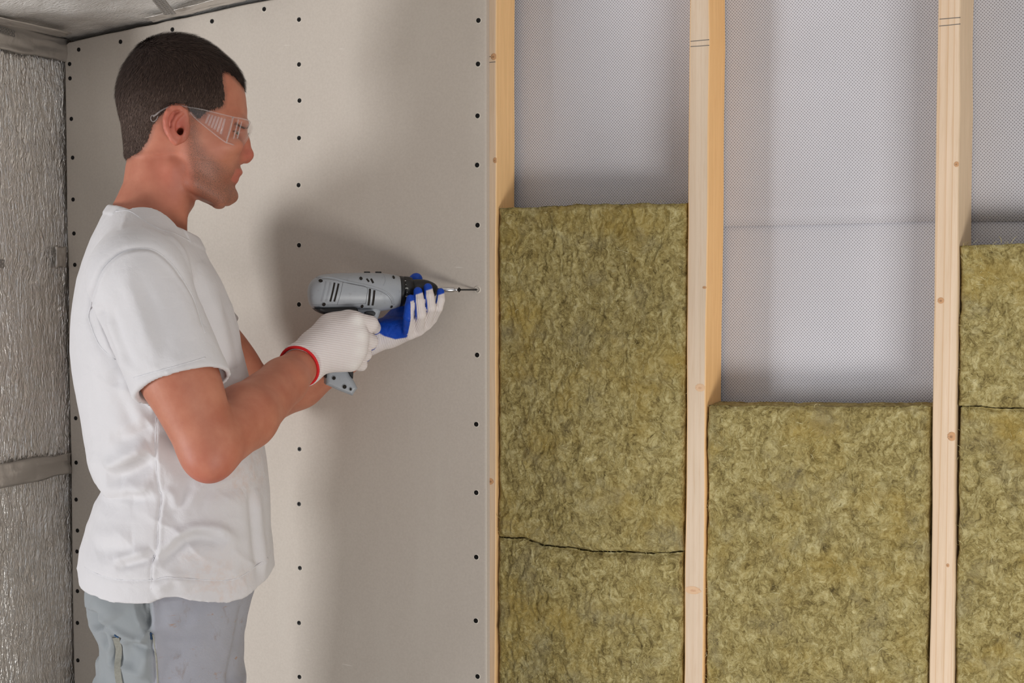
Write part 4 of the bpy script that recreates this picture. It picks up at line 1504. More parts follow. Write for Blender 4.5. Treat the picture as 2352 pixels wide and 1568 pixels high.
# neck band
pd = (Vs[:, 0] - pa[0]) * cn[0] + (Vs[:, 2] - pa[2]) * cn[2]
band = smooth01(-pd, .0165, .0125) * smooth01(-pd, -.002, .003) * (np.abs(Vs[:, 1]) < .11)
d += 0.0018 * band * (Vs[:, 2] > 1.44)
wz_ = Vs[:, 2] + 0.5 * Vs[:, 0] + 0.02 * fbm(Vs[:, 0] * 9, Vs[:, 1] * 9, Vs[:, 2] * 9, 2)
wr_ = 1 - np.abs(vnoise(Vs[:, 0] * 9, Vs[:, 1] * 9, wz_ * 34)) * 2
d += 0.0022 * np.clip(wr_, 0, 1) ** 2 * smooth01(Vs[:, 2], 1.42, 1.30) * smooth01(vnoise(Vs[:, 0] * 7, Vs[:, 1] * 7 + 3, Vs[:, 2] * 7), -.2, .5)
d += 0.0014 * fbm(Vs[:, 0] * 22, Vs[:, 1] * 22, Vs[:, 2] * 16, 3) * smooth01(Vs[:, 2], 1.50, 1.40)
Vs2 = Vs + Ns * d[:, None]
me.vertices.foreach_set('co', Vs2.astype(np.float32).ravel())
me.update()
sx = np.zeros(len(Vs))
for (x, y, r) in ((560, 1080, .035), (545, 1110, .02), (480, 1310, .03), (440, 1275, .015), (520, 1340, .03)):
    q = L(x, y, -.12)
    sx = np.maximum(sx, 0.75 * np.exp(-((np.hypot(Vs[:, 0] - q[0], Vs[:, 2] - q[2]) / r) ** 2)))
set_color(me, 'paint', np.stack([sx * (Ns[:, 1] < 0), 0 * sx, 0 * sx], -1))
shirt = add('tshirt', me, MAT_SHIRT, person, smooth=True)
shirt['label'] = 'loose white cotton t-shirt'

# ------------------------------------------------------------------ trousers and boots
def m_trouser():
    t = NT('work trouser')
    c = t.co()
    n1 = t.noise(c, 12, 4, 0.6)
    tw = t.n('TexWave', {'Vector': t.co(rot=(0, 0.8, 0)), 'Scale': 260.0, 'Distortion': 0.5}, wave_type='BANDS', bands_direction='X').outputs[1]
    at = t.sep(t.attr('paint'))
    col = t.mix(n1, lin(150, 150, 158), lin(168, 168, 176))
    col = t.mix(at[0], col, lin(142, 146, 148))
    s1 = t.maprange(t.noise(t.co(scale=(1, 1, 0.5)), 55, 5, 0.7, 0.5), 0.58, 0.72, 0, 0.5)
    col = t.mix(t.math('MULTIPLY', s1, at[1]), col, lin(132, 112, 98))
    s2 = t.maprange(t.noise(t.co(scale=(0.5, 1, 2)), 70, 3, 0.6), 0.64, 0.72, 0, 0.65)
    col = t.mix(t.math('MULTIPLY', s2, at[1]), col, lin(158, 122, 92))
    h = t.math('ADD', t.math('MULTIPLY', tw, 0.05), t.math('MULTIPLY', t.noise(c, 30, 4, 0.55), 1.0))
    return t.pbsdf(color=col, rough=0.85, spec=0.2, sheen=0.1, normal=t.bump(h, 0.3, 0.004))


MAT_TR = m_trouser()
pv = rows([(1310, 194, 592, .150), (1345, 190, 589, .153), (1362, 190, 585, .155), (1400, 195, 575, .158), (1430, 205, 569, .160), (1455, 219, 564, .160), (1480, 226, 562, .160), (1520, 225, 561, .158), (1568, 221, 557, .155), (1640, 216, 550, .150)], -0.04)
Tr = Solid(axis((-0.17, 0.25, .0034)), axis((-0.19, 0.0, .0034), (0.0, 0.19, .006)), axis((0.04, 0.84, .009), (0.84, 1.05, .0032)))
Tr.loft(*pv, k=0, p=2.5, q=2.6)
for s in (-1, 1):
    za = [pv[0][-1] + .05, pv[0][-1], 0.70, 0.50, 0.30, 0.06]
    bk = [pv[1][-1], pv[1][-1] + .002, -.105, -.085, -.080, -.070]
    fr = [pv[2][-1], pv[2][-1] - .002, .085, .070, .055, .060]
    Tr.loft(za, bk, fr, [.070, .078, .085, .078, .072, .068], 0.03, 2.4, 2.4, bc=np.array([s * .080, s * .084, s * .092, s * .10, s * .105, s * .11]))
Tr.apply(lambda x, y, z: (np.abs(y) / .012) ** 2 * .01 - .006 + np.maximum(0, z - (pv[0][-1] + .02)) + 0 * x, (-.2, -.02, .02), (.2, .02, pv[0][-1] + .02), 0.012, 'cut')
Vt, Ft = Tr.mesh('trousers', 2)
me = np_mesh('trousers', Vt, Ft)
Nt = vnormals(me)
T2 = -0.155
tf = [
    ([(205, 1405), (214, 1424), (222, 1448)], -.012, .010, -.10), ([(228, 1425), (244, 1444), (262, 1456), (302, 1470), (345, 1478)], .0055, .0050, T2), ([(232, 1440), (262, 1468), (300, 1482), (345, 1482)], -.006, .0055, T2),
    ([(210, 1390), (240, 1402), (262, 1425)], .005, .014, -.13),
    ([(318, 1362), (320, 1396), (330, 1420), (342, 1446)], -.010, .0060, T2), ([(312, 1366), (313, 1398), (322, 1424), (334, 1446)], .0045, .004, T2),
    ([(338, 1380), (342, 1400), (343, 1440)], -.006, .0045, T2), ([(347, 1370), (350, 1406), (349, 1444)], .0035, .004, T2),
    ([(344, 1448), (350, 1490), (356, 1575)], -.0050, .0034, T2), ([(351, 1448), (357, 1490), (363, 1575)], .0026, .004, T2),
    ([(320, 1474), (332, 1462), (340, 1450)], .005, .005, T2), ([(290, 1480), (294, 1510), (288, 1545)], -.0075, .016, T2), ([(318, 1560), (330, 1530), (345, 1492)], .006, .011, T2),
    ([(258, 1470), (262, 1500), (262, 1540)], -.006, .005, T2), ([(248, 1480), (252, 1520), (250, 1560)], .004, .006, T2), ([(226, 1450), (240, 1478), (250, 1486)], -.006, .006, -.12),
    ([(560, 1372), (552, 1450), (534, 1520), (526, 1575)], -.004, .006, -.10), ([(455, 1372), (440, 1400), (410, 1440)], -.002, .010, T2), ([(360, 1456), (430, 1455), (500, 1452)], -.0016, .008, T2), ([(362, 1495), (420, 1500)], -.0016, .008, T2),
    ([(346, 1372), (400, 1372), (450, 1364), (480, 1358)], -.0016, .0028, T2),
]
d = 1.35 * fold(Vt, Nt, tf) + 0.0022 * fbm(Vt[:, 0] * 20, Vt[:, 1] * 20, Vt[:, 2] * 18, 3)
me.vertices.foreach_set('co', (Vt + Nt * d[:, None]).astype(np.float32).ravel()); me.update()
fa = L(350, 1450, T2)[0]
set_color(me, 'paint', np.stack([smooth01(Vt[:, 0], fa + .004, fa - .004), smooth01(Vt[:, 0], fa - .002, fa + .03) * smooth01(Vt[:, 0], .115, .07) * (Nt[:, 1] < .2), 0 * d], -1))
trous = add('trousers', me, MAT_TR, person, smooth=True)
trous['label'] = 'stained grey work trousers'


from mathutils.bvhtree import BVHTree


def bvh_of(o):
    return BVHTree.FromPolygons([tuple(v.co) for v in o.data.vertices], [tuple(p.vertices) for p in o.data.polygons])


def on_cloth(bv, pts, b0=-0.5, n=40, lift=0.0):
    """drop drawn lines on the near side of a garment"""
    out = []
    for a, c in spline(np.array(pts), n):
        h = bv.ray_cast(Vector((a, b0, c)), Vector((0, 1, 0)))
        if h[0] is not None:
            out.append(np.array(h[0]) + np.array(h[1]) * lift)
    return np.array(out)


def relax(q, it=12):
    q = q.copy()
    for _ in range(it):
        q[1:-1] = q[1:-1] * .4 + .3 * (q[:-2] + q[2:])
    return q


bvs = bvh_of(shirt)
MAT_SEAM = plain('white seam', (212, 210, 212), 0.9)
for pts, b_, nm in (([(470, 762), (461, 736), (447, 690), (426, 651), (397, 608), (361, 578), (329, 571), (290, 577), (261, 594), (236, 622), (215, 669), (195, 722), (199, 744), (222, 797), (262, 829)], -.19, 'armhole_seam'),
                    ([(359, 960), (357, 1057), (365, 1127), (371, 1142), (363, 1212), (361, 1262), (349, 1297), (347, 1352)], T, 'side_seam'),
                    ([(306, 869), (350, 854), (410, 837), (472, 820)], SLV, 'sleeve_stitching'),
                    ([(184, 1330), (256, 1337), (349, 1331), (384, 1323), (430, 1327), (520, 1337), (560, 1331), (622, 1305)], T, 'hem_stitching'),
                    ([(268, 487), (300, 488), (334, 511), (366, 530), (402, 540), (440, 556)], -.09, 'collar_stitching')):
    q = on_cloth(bvs, pl(pts, b_), n=90, lift=-.0003)
    if len(q) > 6:
        V_, F_ = tube(relax(q, 4), .0009, 6)
        add(nm, py_mesh(nm, V_, F_), MAT_SEAM, shirt, smooth=True)
MAT_BAND = plain('webbing', (150, 148, 138), 0.85, 0, 0.2, 400)
MAT_THREAD = plain('dark seam tape', (70, 72, 78), 0.9)
bvt = bvh_of(trous)
# webbing loop on the thigh
ctr = on_cloth(bvt, pl([(268, 1466), (271, 1490), (270, 1515), (273, 1545), (279, 1580)], T2), lift=.0045)
ctr = relax(ctr, 14)
if len(ctr) > 4:
    sx_ = np.array([1.0, 0, 0.05]); w = .0042
    Vw = np.concatenate([ctr - sx_ * w, ctr + sx_ * w, ctr + sx_ * w + (0, .003, 0), ctr - sx_ * w + (0, .003, 0)])
    n = len(ctr)
    Fw = []
    for i in range(n - 1):
        for q in range(4):
            r_ = (q + 1) % 4
            Fw.append((q * n + i, r_ * n + i, r_ * n + i + 1, q * n + i + 1))
    add('hammer_loop', py_mesh('hammer_loop', Vw, Fw), MAT_BAND, trous)
MAT_BLUE = plain('blue bar tack', (38, 70, 104), 0.8)
for pts in ([(345, 1452), (349, 1459), (350, 1467)], [(264, 1462), (269, 1464), (273, 1465)], [(321, 1364), (322, 1370)]):
    q = on_cloth(bvt, pl(pts, T2), n=8, lift=.0012)
    if len(q) > 2:
        V_, F_ = tube(q, .0012, 6)
        add('bar_tack', py_mesh('bar_tack', V_, F_), MAT_BLUE, trous)
q = on_cloth(bvt, pl([(352, 1455), (357, 1490), (361, 1530), (363, 1575)], T2), n=30, lift=.0002)
if len(q) > 4:
    V_, F_ = tube(q, .0013, 6)
    add('side_seam', py_mesh('side_seam', V_, F_), MAT_BAND, trous)

# boots, below the picture
MAT_BOOT = plain('boot leather', (64, 52, 42), 0.6)
for s in (-1, 1):
    Bt = Solid(axis((-0.13, 0.22, .006)), axis((s * .11 - .08, s * .11 + .08, .006)), axis((-0.01, 0.16, .006)))
    Bt.cone((-.01, s * .11, .15), (-.02, s * .11, .06), .05, .05, .01)
    Bt.ell((.06, s * .115, .05), (.125, .05, .05), .03)
    Bt.ell((-.04, s * .11, .05), (.06, .045, .055), .03)
    Bt.half((0, 0, .002), (0, 0, -1), (-.2, -.3, -.05), (.3, .3, .2))
    v_, f_ = Bt.mesh('boot', 1)
    add('boot', np_mesh('boot', v_, f_), MAT_BOOT, person, smooth=True)

# ------------------------------------------------------------------ gloves
def m_glove(name, ang):
    t = NT(name)
    c = t.co()
    at = t.sep(t.attr('paint'))
    p = t.n('Mapping', {0: c, 'Rotation': (0, ang, 0)}).outputs[0]
    w1 = t.n('TexWave', {'Vector': p, 'Scale': 118.0, 'Distortion': 0.25, 'Detail': 1.0}, wave_type='BANDS', bands_direction='Z').outputs[1]
    w2 = t.n('TexWave', {'Vector': p, 'Scale': 190.0, 'Distortion': 0.2}, wave_type='BANDS', bands_direction='X').outputs[1]
    knit = t.math('ADD', w1, t.math('MULTIPLY', w2, 0.2))
    col = t.mix(t.maprange(knit, 0.0, 1.0, 0, 1), lin(208, 194, 190), lin(232, 226, 224))
    col = t.mix(at[1], col, lin(236, 233, 228))
    blue = t.mix(t.noise(c, 120, 3), lin(6, 56, 158), lin(16, 80, 194))
    col = t.mix(at[0], col, blue)
    h = t.math('MULTIPLY', knit, t.math('SUBTRACT', 1.0, at[0]))
    h = t.math('ADD', h, t.math('MULTIPLY', t.noise(c, 90, 4, 0.6, 0.8), t.math('MULTIPLY', at[0], 5.0)))
    return t.pbsdf(color=col, rough=t.maprange(at[0], 0, 1, 0.85, 0.42), spec=0.3, normal=t.bump(h, 0.35, 0.0012))


gs = 0.0013
# right hand, closed round the pistol grip
r0, r1 = L(690, 838, 0.004), L(850, 790, 0.05)
G = Solid(axis((L(655, 800, 0)[0], L(885, 800, 0.05)[0], gs)), axis((-0.045, 0.125, gs)), axis((L(700, 895, 0)[2], L(700, 695, 0)[2], gs)))
wr = L(702, 831, 0.006)
wr2 = L(735, 806, 0.010)
dirc = (WR_R - EL_R) / np.linalg.norm(WR_R - EL_R)
cuff = L(687, 841, -0.002)
G.chain([cuff - dirc * .012, cuff, wr, wr2], [.0310, .0305, .0295, .0300], 0.012)
kn = [(816, 738, .008), (824, 770, .004), (818, 803, .006), (806, 832, .012)]
for (x, y, b), rr in zip(kn, (.0150, .0150, .0145, .0135)):
    G.cone(wr2, L(x, y, b), .0265, rr, 0.012)
G.chain([L(728, 798, .020), L(765, 758, .026), L(800, 738, .026)], [.0255, .0240, .0175], 0.014)        # thumb side of the palm
G.ell(L(785, 795, .004), (.035, .018, .034), 0.015)
FR = [[(816, 738, .008), (850, 744, .020), (860, 753, .045), (848, 757, .062)],
      [(824, 770, .004), (851, 784, .022), (850, 790, .060), (822, 788, .090)],
      [(818, 803, .006), (838, 813, .024), (838, 817, .062), (812, 814, .090)],
      [(806, 832, .012), (829, 837, .030), (828, 838, .062), (806, 834, .086)]]
FRr = [[.0145, .0128, .0105, .0090], [.0135, .0118, .0102, .0090], [.0125, .0108, .0096, .0086], [.0115, .0098, .0090, .0080]]
for f, rr in zip(FR, FRr):
    G.chain([L(*p) for p in f], rr, 0.0018)
G.chain([L(752, 778, .048), L(775, 748, .076), L(805, 742, .092), L(828, 742, .094)], [.019, .0145, .0120, .0100], 0.006)
G.half(cuff, -dirc, cuff - .06, cuff + .06)
Vg, Fg = G.mesh('glove', 2)
me = np_mesh('glove', Vg, Fg)
Ng = vnormals(me)
blue = smooth01(Ng[:, 1], 0.25, 0.40) * smooth01(Vg[:, 0], L(745, 800, .05)[0], L(760, 800, .05)[0])
blue = np.maximum(blue, smooth01(Vg[:, 1], .036, .040) * smooth01(Vg[:, 0], L(770, 800, .05)[0], L(780, 800, .05)[0]))
hard = np.zeros(len(Vg))
for f in FR:
    q = L(*f[0]); q2 = L(*f[1])
    hard = np.maximum(hard, 0.9 * np.exp(-((np.linalg.norm(Vg - q - (q2 - q) * .05 - (0, -.012, 0), axis=1) / .010) ** 2)))
set_color(me, 'paint', np.stack([blue, hard, 0 * blue], -1))
gl_r = add('work_glove', me, m_glove('knit glove near', 0.10), person, smooth=True)
gl_r['label'] = 'white knit glove with blue coated palm'

# cuff: red overlocked edge
MAT_RED = plain('red binding', (206, 16, 22), 0.7, 0, 0.3, 900)
def cuff_ring(g, c, dr, r, parent, rad):
    """red binding that follows the glove's open end"""
    ref = np.array([0, 1.0, 0]); u = np.cross(dr, ref); u /= np.linalg.norm(u); v = np.cross(dr, u)
    P = []
    for i in range(48):
        a = 2 * math.pi * i / 48
        P.append(c + (u * math.cos(a) + v * math.sin(a)) * r)
    P.append(P[0]); P.append(P[1])
    V_, F_ = tube(np.array(P), rad, 8, False)
    return add('cuff_binding', py_mesh('cuff_binding', V_, F_), MAT_RED, parent, smooth=True)
cuff_ring(gl_r, cuff, dirc, .0306, gl_r, .0024)

# left hand, cupped under the chuck
H = Solid(axis((L(785, 800, .08)[0], L(1035, 700, .02)[0], gs)), axis((-0.012, 0.135, gs)), axis((L(900, 860, .08)[2], L(950, 620, .08)[2], gs)))
wl_ = L(856, 772, .085)
cf_ = L(812, 796, .092)
H.chain([L(800, 803, .095), wl_, L(895, 766, .080)], [.0275, .0240, .0200], 0.012)
FL = [[(938, 765, .050), (938, 728, .016), (941, 702, .0165), (943, 686, .0225)],
      [(959, 757, .052), (966, 722, .012), (963, 692, .0145), (960, 669, .0230)],
      [(977, 744, .054), (990, 706, .014), (986, 680, .0180), (983, 660, .0260)],
      [(992, 731, .056), (1007, 707, .022), (1012, 688, .0230), (1012, 670, .0290)]]
FLr = [[.0098, .0080, .0076, .0066], [.0100, .0086, .0080, .0070], [.0096, .0082, .0077, .0068], [.0086, .0070, .0068, .0060]]
for f, rr in zip(FL, FLr):
    H.cone(L(893, 764, .080), L(*f[0]), .0185, rr[0], 0.010)
    H.chain([L(*p) for p in f], rr, 0.0012)
H.chain([L(880, 765, .092), L(908, 742, .104), L(935, 690, .108), L(950, 655, .098), L(956, 641, .090)], [.0200, .0175, .0130, .0115, .0100], 0.010)
H.ell(L(915, 755, .088), (.028, .020, .016), 0.012)
H.half(cf_, -(wl_ - cf_), cf_ - .06, cf_ + .06)
Vg, Fg = H.mesh('glove', 2)
me = np_mesh('glove', Vg, Fg)
Ng = vnormals(me)
A2, C2 = Vg[:, 0], Vg[:, 2]
palm_poly = pl([(862, 760), (880, 771), (905, 778), (925, 774), (941, 766), (936, 740), (936, 700), (950, 600), (830, 600), (840, 740)], .07)
ds, _ = polydist(A2, C2, palm_poly + [palm_poly[0]])
bl = smooth01(np.where(inside(A2, C2, palm_poly), ds, -ds), -.0008, .0008)
fing = np.zeros(len(Vg)); tipm = np.zeros(len(Vg))
best = np.full(len(Vg), 9.0); inner = np.zeros(len(Vg))
for f, rr in zip(FL, FLr):
    P_ = spline([L(*p) for p in f], 24)
    dd = np.linalg.norm(Vg[:, None] - P_[None], axis=2)
    m = dd.min(1); i = dd.argmin(1)
    tipd = np.linalg.norm(Vg - P_[-1], axis=1)
    tz = Vg[:, 2] - P_[-1][2]
    val = np.maximum(smooth01(tz + 0.3 * (Vg[:, 0] - P_[-1][0]) * -1, -.0045, -.0025), smooth01(Ng[:, 1] * .35 - Ng[:, 0] * .94, .38, .55) * smooth01(i / 23.0, .20, .35))
    up = m < best
    best = np.where(up, m, best); inner = np.where(up, val, inner)
infing = best < .0135
low = Vg[:, 0] > L(935, 760, .04)[0]
bl = np.where(infing & low, inner, bl)
bl = np.where(Vg[:, 1] > .062, np.maximum(bl, smooth01(Ng[:, 1], .6, .2) * (C2 > L(900, 770, .09)[2])), bl)
set_color(me, 'paint', np.stack([bl, 0 * bl, 0 * bl], -1))
gl_l = add('work_glove', me, m_glove('knit glove far', 1.45), person, smooth=True)
gl_l['label'] = 'white knit glove with blue coated palm and fingertips'
dl = (wl_ - cf_); dl /= np.linalg.norm(dl)
cuff_ring(gl_l, cf_, dl, .0270, gl_l, .0022)

# ================================================================== cordless drill
drill = bpy.data.objects.new('cordless_drill', None)
COL.objects.link(drill)
drill.matrix_world = MAN_M
tag(drill, 'grey cordless drill driver with black chuck held in both gloved hands', 'drill')


def m_plastic(name, rgb, rough, grime=0.0):
    t = NT(name)
    c = t.co()
    n = t.noise(c, 45, 4, 0.6)
    base = lin(*rgb)
    col = t.mix(t.maprange(n, 0.3, 0.7, 0, 1), tuple(v * 0.93 for v in base[:3]) + (1,), base)
    if grime:
        col = t.mix(t.maprange(t.noise(c, 150, 5, 0.7), 0.58, 0.75, 0, grime), col, lin(110, 104, 96))
    return t.pbsdf(color=col, rough=rough, spec=0.45, normal=t.bump(t.noise(c, 1500, 2), 0.08, 0.0006))


MAT_GREY = m_plastic('grey casing', (156, 160, 165), 0.38, 0.35)
MAT_BLACK = m_plastic('black plastic', (26, 26, 28), 0.45)
MAT_RUB = m_plastic('black rubber', (30, 29, 30), 0.6)
MAT_HOLE_SHADE = plain('painted hole shade', (30, 24, 18), 0.9)  # near-black colour stands for the shade inside screw holes and vent slots
MAT_LINE = plain('panel joint', (96, 96, 98), 0.8)
MAT_STEEL = plain('bright steel', (205, 205, 208), 0.22, 1.0)


def hull(sts, p=2.25, n=40):
    """oval stations along the axis: (x, top y, bottom y, half width)"""
    Vv, Ff = [], []
    for (x, t_, b_, w) in sts:
        A0, Z0, Z1 = L(x, (t_ + b_) / 2, DB)[0], L(x, t_, DB)[2], L(x, b_, DB)[2]
        zc, hz = (Z0 + Z1) / 2, (Z0 - Z1) / 2
        for i in range(n):
            an = 2 * math.pi * i / n
            cx, sn = math.cos(an), math.sin(an)
            q = (abs(cx) ** p + abs(sn) ** p) ** (-1 / p)
            Vv.append((A0, DB + w * q * cx, zc + hz * q * sn))
    m = len(sts)
    for k in range(m - 1):
        for i in range(n):
            j = (i + 1) % n
            Ff.append((k * n + i, k * n + j, (k + 1) * n + j, (k + 1) * n + i))
    Ff.append(tuple(range(n))[::-1]); Ff.append(tuple((m - 1) * n + i for i in range(n)))
    return Vv, Ff


def spl_st(st, n):
    return [tuple(r) for r in spline(np.array(st, float), n)]


hst = [(707, 669, 678, .006), (708.5, 658, 690, .0165), (712, 650, 700, .0225), (718, 642.5, 707, .0265), (728, 635.5, 711, .0295), (740, 630.5, 713, .0315), (770, 627.6, 715, .0325), (800, 626.6, 716, .0325), (839, 626.2, 716, .0320), (868, 626.6, 715, .0315), (880, 627.2, 713.5, .0305), (892, 628.8, 711.5, .0295), (905, 631, 708.5, .0275), (916, 634, 704.5, .0250)]
V_, F_ = hull(spl_st(hst, 60))
casing = add('casing', py_mesh('casing', V_, F_), MAT_GREY, drill, smooth=True)
bvd = bvh_of(casing)


def prism(poly_px, b0, b1, bev, b=DB):
    bm = bmesh.new()
    vs = [bm.verts.new((L(x, y, b)[0], b0, L(x, y, b)[2])) for x, y in poly_px]
    f = bm.faces.new(vs)
    e = bmesh.ops.extrude_face_region(bm, geom=[f])
    for v in [g for g in e['geom'] if isinstance(g, bmesh.types.BMVert)]:
        v.co.y = b1
    bmesh.ops.recalc_face_normals(bm, faces=bm.faces[:])
    ed = [e_ for e_ in bm.edges if abs(e_.verts[0].co.y - e_.verts[1].co.y) < 1e-6]
    if bev:
        bmesh.ops.bevel(bm, geom=ed, offset=bev, segments=4, affect='EDGES', profile=0.5)
    m_ = bpy.data.meshes.new('prism'); bm.to_mesh(m_); bm.free()
    return m_


def part(name, m_, mat, parent=None, smooth=False):
    m_.name = name
    return add(name, m_, mat, parent or drill, smooth)


grip = part('grip', prism([(788, 700), (860, 700), (872, 712), (865, 732), (846, 768), (822, 806), (803, 842), (798, 852), (801, 860), (808, 869), (819, 890), (813, 897), (807, 907), (776, 895), (746, 881), (746, 866), (746, 852), (752, 820), (764, 780), (774, 745), (780, 715)], DB - .0185, DB + .0185, .006), MAT_GREY)
part('grip_pad', prism([(744.5, 830), (757, 838), (760, 852), (757, 861), (746, 867), (744.5, 850)], DB - .0165, DB + .0165, .002), MAT_RUB)
part('grip_pad', prism([(806, 832), (809, 850), (808, 868), (802, 862), (796, 853), (798, 842)], DB - .0165, DB + .0165, .002), MAT_RUB)
part('rear_pad', prism([(720, 708), (760, 705.5), (808, 704), (815, 706), (818, 711), (818, 718), (800, 724), (754, 724), (738, 720), (727, 714.5)], DB - .0285, DB + .0285, .006), MAT_RUB, smooth=False)
part('trigger', prism([(846, 730), (862, 734), (862, 750), (856, 764), (840, 762)], DB - .009, DB + .009, .003), MAT_BLACK)
bvg = bvh_of(grip)


def turned(name, prof, mat, n=36, knurl=0, parent=None):
    """(x px, y px of axis, radius) stations turned round the drill's axis"""
    Vv, Ff = [], []
    for (x, y, r_) in prof:
        c_ = L(x, y, DB)
        for i in range(n):
            an = 2 * math.pi * i / n
            rr = r_ * (1 - (0.035 if knurl and (i % knurl == 0) else 0))
            Vv.append((c_[0], DB + rr * math.cos(an), c_[2] + rr * math.sin(an)))
    for k in range(len(prof) - 1):
        for i in range(n):
            j = (i + 1) % n
            Ff.append((k * n + i, k * n + j, (k + 1) * n + j, (k + 1) * n + i))
    Ff.append(tuple(range(n))[::-1]); Ff.append(tuple((len(prof) - 1) * n + i for i in range(n)))
    return add(name, py_mesh(name, Vv, Ff), mat, parent or drill, smooth=True)


turned('clutch_ring', [(915, 669, .0225), (916, 669, .0238), (922, 668.7, .0236), (927, 668.6, .0228)], MAT_BLACK)
ring = turned('clutch_ring', [(926, 668.5, .0225), (930, 668.4, .0232), (940, 668, .0222), (946, 667.8, .0205), (947, 667.8, .017)], MAT_BLACK, 48, 4)
turned('chuck', [(945, 667, .0160), (947, 667, .0172), (960, 666.4, .0172), (974, 666, .0165), (984, 665.8, .0148), (993, 665.6, .0122), (1000, 665.5, .0092), (1004, 665.5, .0062), (1005, 665.5, .0030)], MAT_BLACK, 40)
turned('bit_holder', [(1000, 665.5, .0028), (1012, 665.4, .0030), (1013, 665.4, .0040), (1042, 665.3, .0040), (1043.5, 665.3, .0036)], MAT_STEEL, 24)
turned('driver_bit', [(1041, 665.3, .0022), (1046, 665.3, .0022), (1048, 665.3, .0030), (1050, 665.3, .0022), (1055, 665.3, .0010)], MAT_STEEL, 12)


def strip_on(bv, p, q, w, mat, name, parent, lift=.00025, n=8, th=.0006, round_=False):
    """a thin shape laid just proud of a surface along a drawn line of w pixels width"""
    p, q = np.array(p, float), np.array(q, float)
    d_ = (q - p) / np.linalg.norm(q - p); s_ = np.array([-d_[1], d_[0]])
    Vv = []
    for i in range(n):
        t_ = i / (n - 1)
        for e in (-.5, .5):
            x, y = p + (q - p) * t_ + s_ * w * e
            a_ = L(x, y, DB - .02)
            h = bv.ray_cast(Vector((a_[0], -.2, a_[2])), Vector((0, 1, 0)))
            if h[0] is None:
                return None
            Vv.append(np.array(h[0]) + np.array(h[1]) * lift)
    Vv = np.array(Vv)
    back = Vv + np.array([0, th + lift, 0])
    Ff = []
    for i in range(n - 1):
        Ff.append((2 * i, 2 * i + 2, 2 * i + 3, 2 * i + 1))
    m_ = 2 * n
    rim = [2 * i for i in range(n)] + [2 * i + 1 for i in range(n)][::-1]
    for i in range(len(rim)):
        j = (i + 1) % len(rim)
        Ff.append((rim[i], rim[j], rim[j] + m_, rim[i] + m_))
    return add(name, py_mesh(name, np.vstack([Vv, back]), Ff), mat, parent)


def disc_on(bv, x, y, rx, ry, mat, name, parent, lift=.0003, rim=None):
    n = 16
    def ringp(k, lf):
        out = []
        for i in range(n):
            an = 2 * math.pi * i / n
            a_ = L(x + rx * k * math.cos(an), y + ry * k * math.sin(an), DB - .02)
            h = bv.ray_cast(Vector((a_[0], -.2, a_[2])), Vector((0, 1, 0)))
            if h[0] is None: return None
            out.append(np.array(h[0]) + np.array(h[1]) * lf)
        return out
    o1, o2 = ringp(1.0, lift), ringp(0.5, lift)
    if o1 is None: return None
    c_ = np.mean(o2, 0)
    Vv = o1 + o2 + [c_] + [v + np.array([0, .001, 0]) for v in o1]
    Ff = [(i, (i + 1) % n, n + (i + 1) % n, n + i) for i in range(n)] + [(n + i, n + (i + 1) % n, 2 * n) for i in range(n)] + [(i, 2 * n + 1 + i, 2 * n + 1 + (i + 1) % n, (i + 1) % n) for i in range(n)]
    o = add(name, py_mesh(name, Vv, Ff), mat, parent)
    if rim is not None:
        pts_ = ringp(1.08, .0002)
        if pts_:
            V2, F2 = tube(np.array(pts_ + pts_[:2]), .0006, 6, False)
            add('hole_rim', py_mesh('hole_rim', V2, F2), rim, o, smooth=True)
    return o


for (x, y, rx, ry) in ((736, 645, 5, 4.2), (743, 698.5, 4.6, 4.6), (828, 639.5, 4.2, 4.4), (830.5, 703, 4, 4.6), (904.5, 637, 3.6, 4.2), (899.5, 704, 3.6, 3.8)):
    disc_on(bvd, x, y, rx, ry, MAT_HOLE_SHADE, 'screw_hole_disc', casing, rim=MAT_GREY)
for (x, y, rx, ry) in ((767, 868, 4.6, 4.6), (791.5, 888, 5, 5), (805.5, 893.5, 3.2, 3.8)):
    disc_on(bvg, x, y, rx, ry, MAT_HOLE_SHADE, 'screw_hole_disc', grip, rim=MAT_GREY)
MAT_GREY2 = m_plastic('grey slat', (140, 143, 148), 0.45)
for (p, q, mt) in (((747.5, 646), (737, 692), MAT_GREY2), ((757.5, 648), (747.5, 692), MAT_GREY2), ((767, 649), (757, 692), MAT_HOLE_SHADE), ((776, 651), (766, 692), MAT_HOLE_SHADE)):
    strip_on(bvd, p, q, 4.2, mt, 'vent_slot_strip', casing)
strip_on(bvd, (847.5, 663), (845, 701), 4.8, MAT_HOLE_SHADE, 'vent_slot_strip', casing)
strip_on(bvd, (857.5, 666), (854.5, 701), 4.8, MAT_HOLE_SHADE, 'vent_slot_strip', casing)
strip_on(bvd, (841, 640), (846, 647), 4.2, MAT_HOLE_SHADE, 'vent_slot_strip', casing, n=3)
strip_on(bvd, (851, 640), (855.5, 650), 4.6, MAT_HOLE_SHADE, 'vent_slot_strip', casing, n=3)
strip_on(bvd, (834, 719), (854, 720), 9.5, MAT_BLACK, 'direction_switch', casing) or part('direction_switch', prism([(833, 716), (838, 713.5), (852, 713.5), (856, 717), (855, 722), (850, 725), (832, 722)], DB - .0330, DB - .015, .0015), MAT_BLACK)
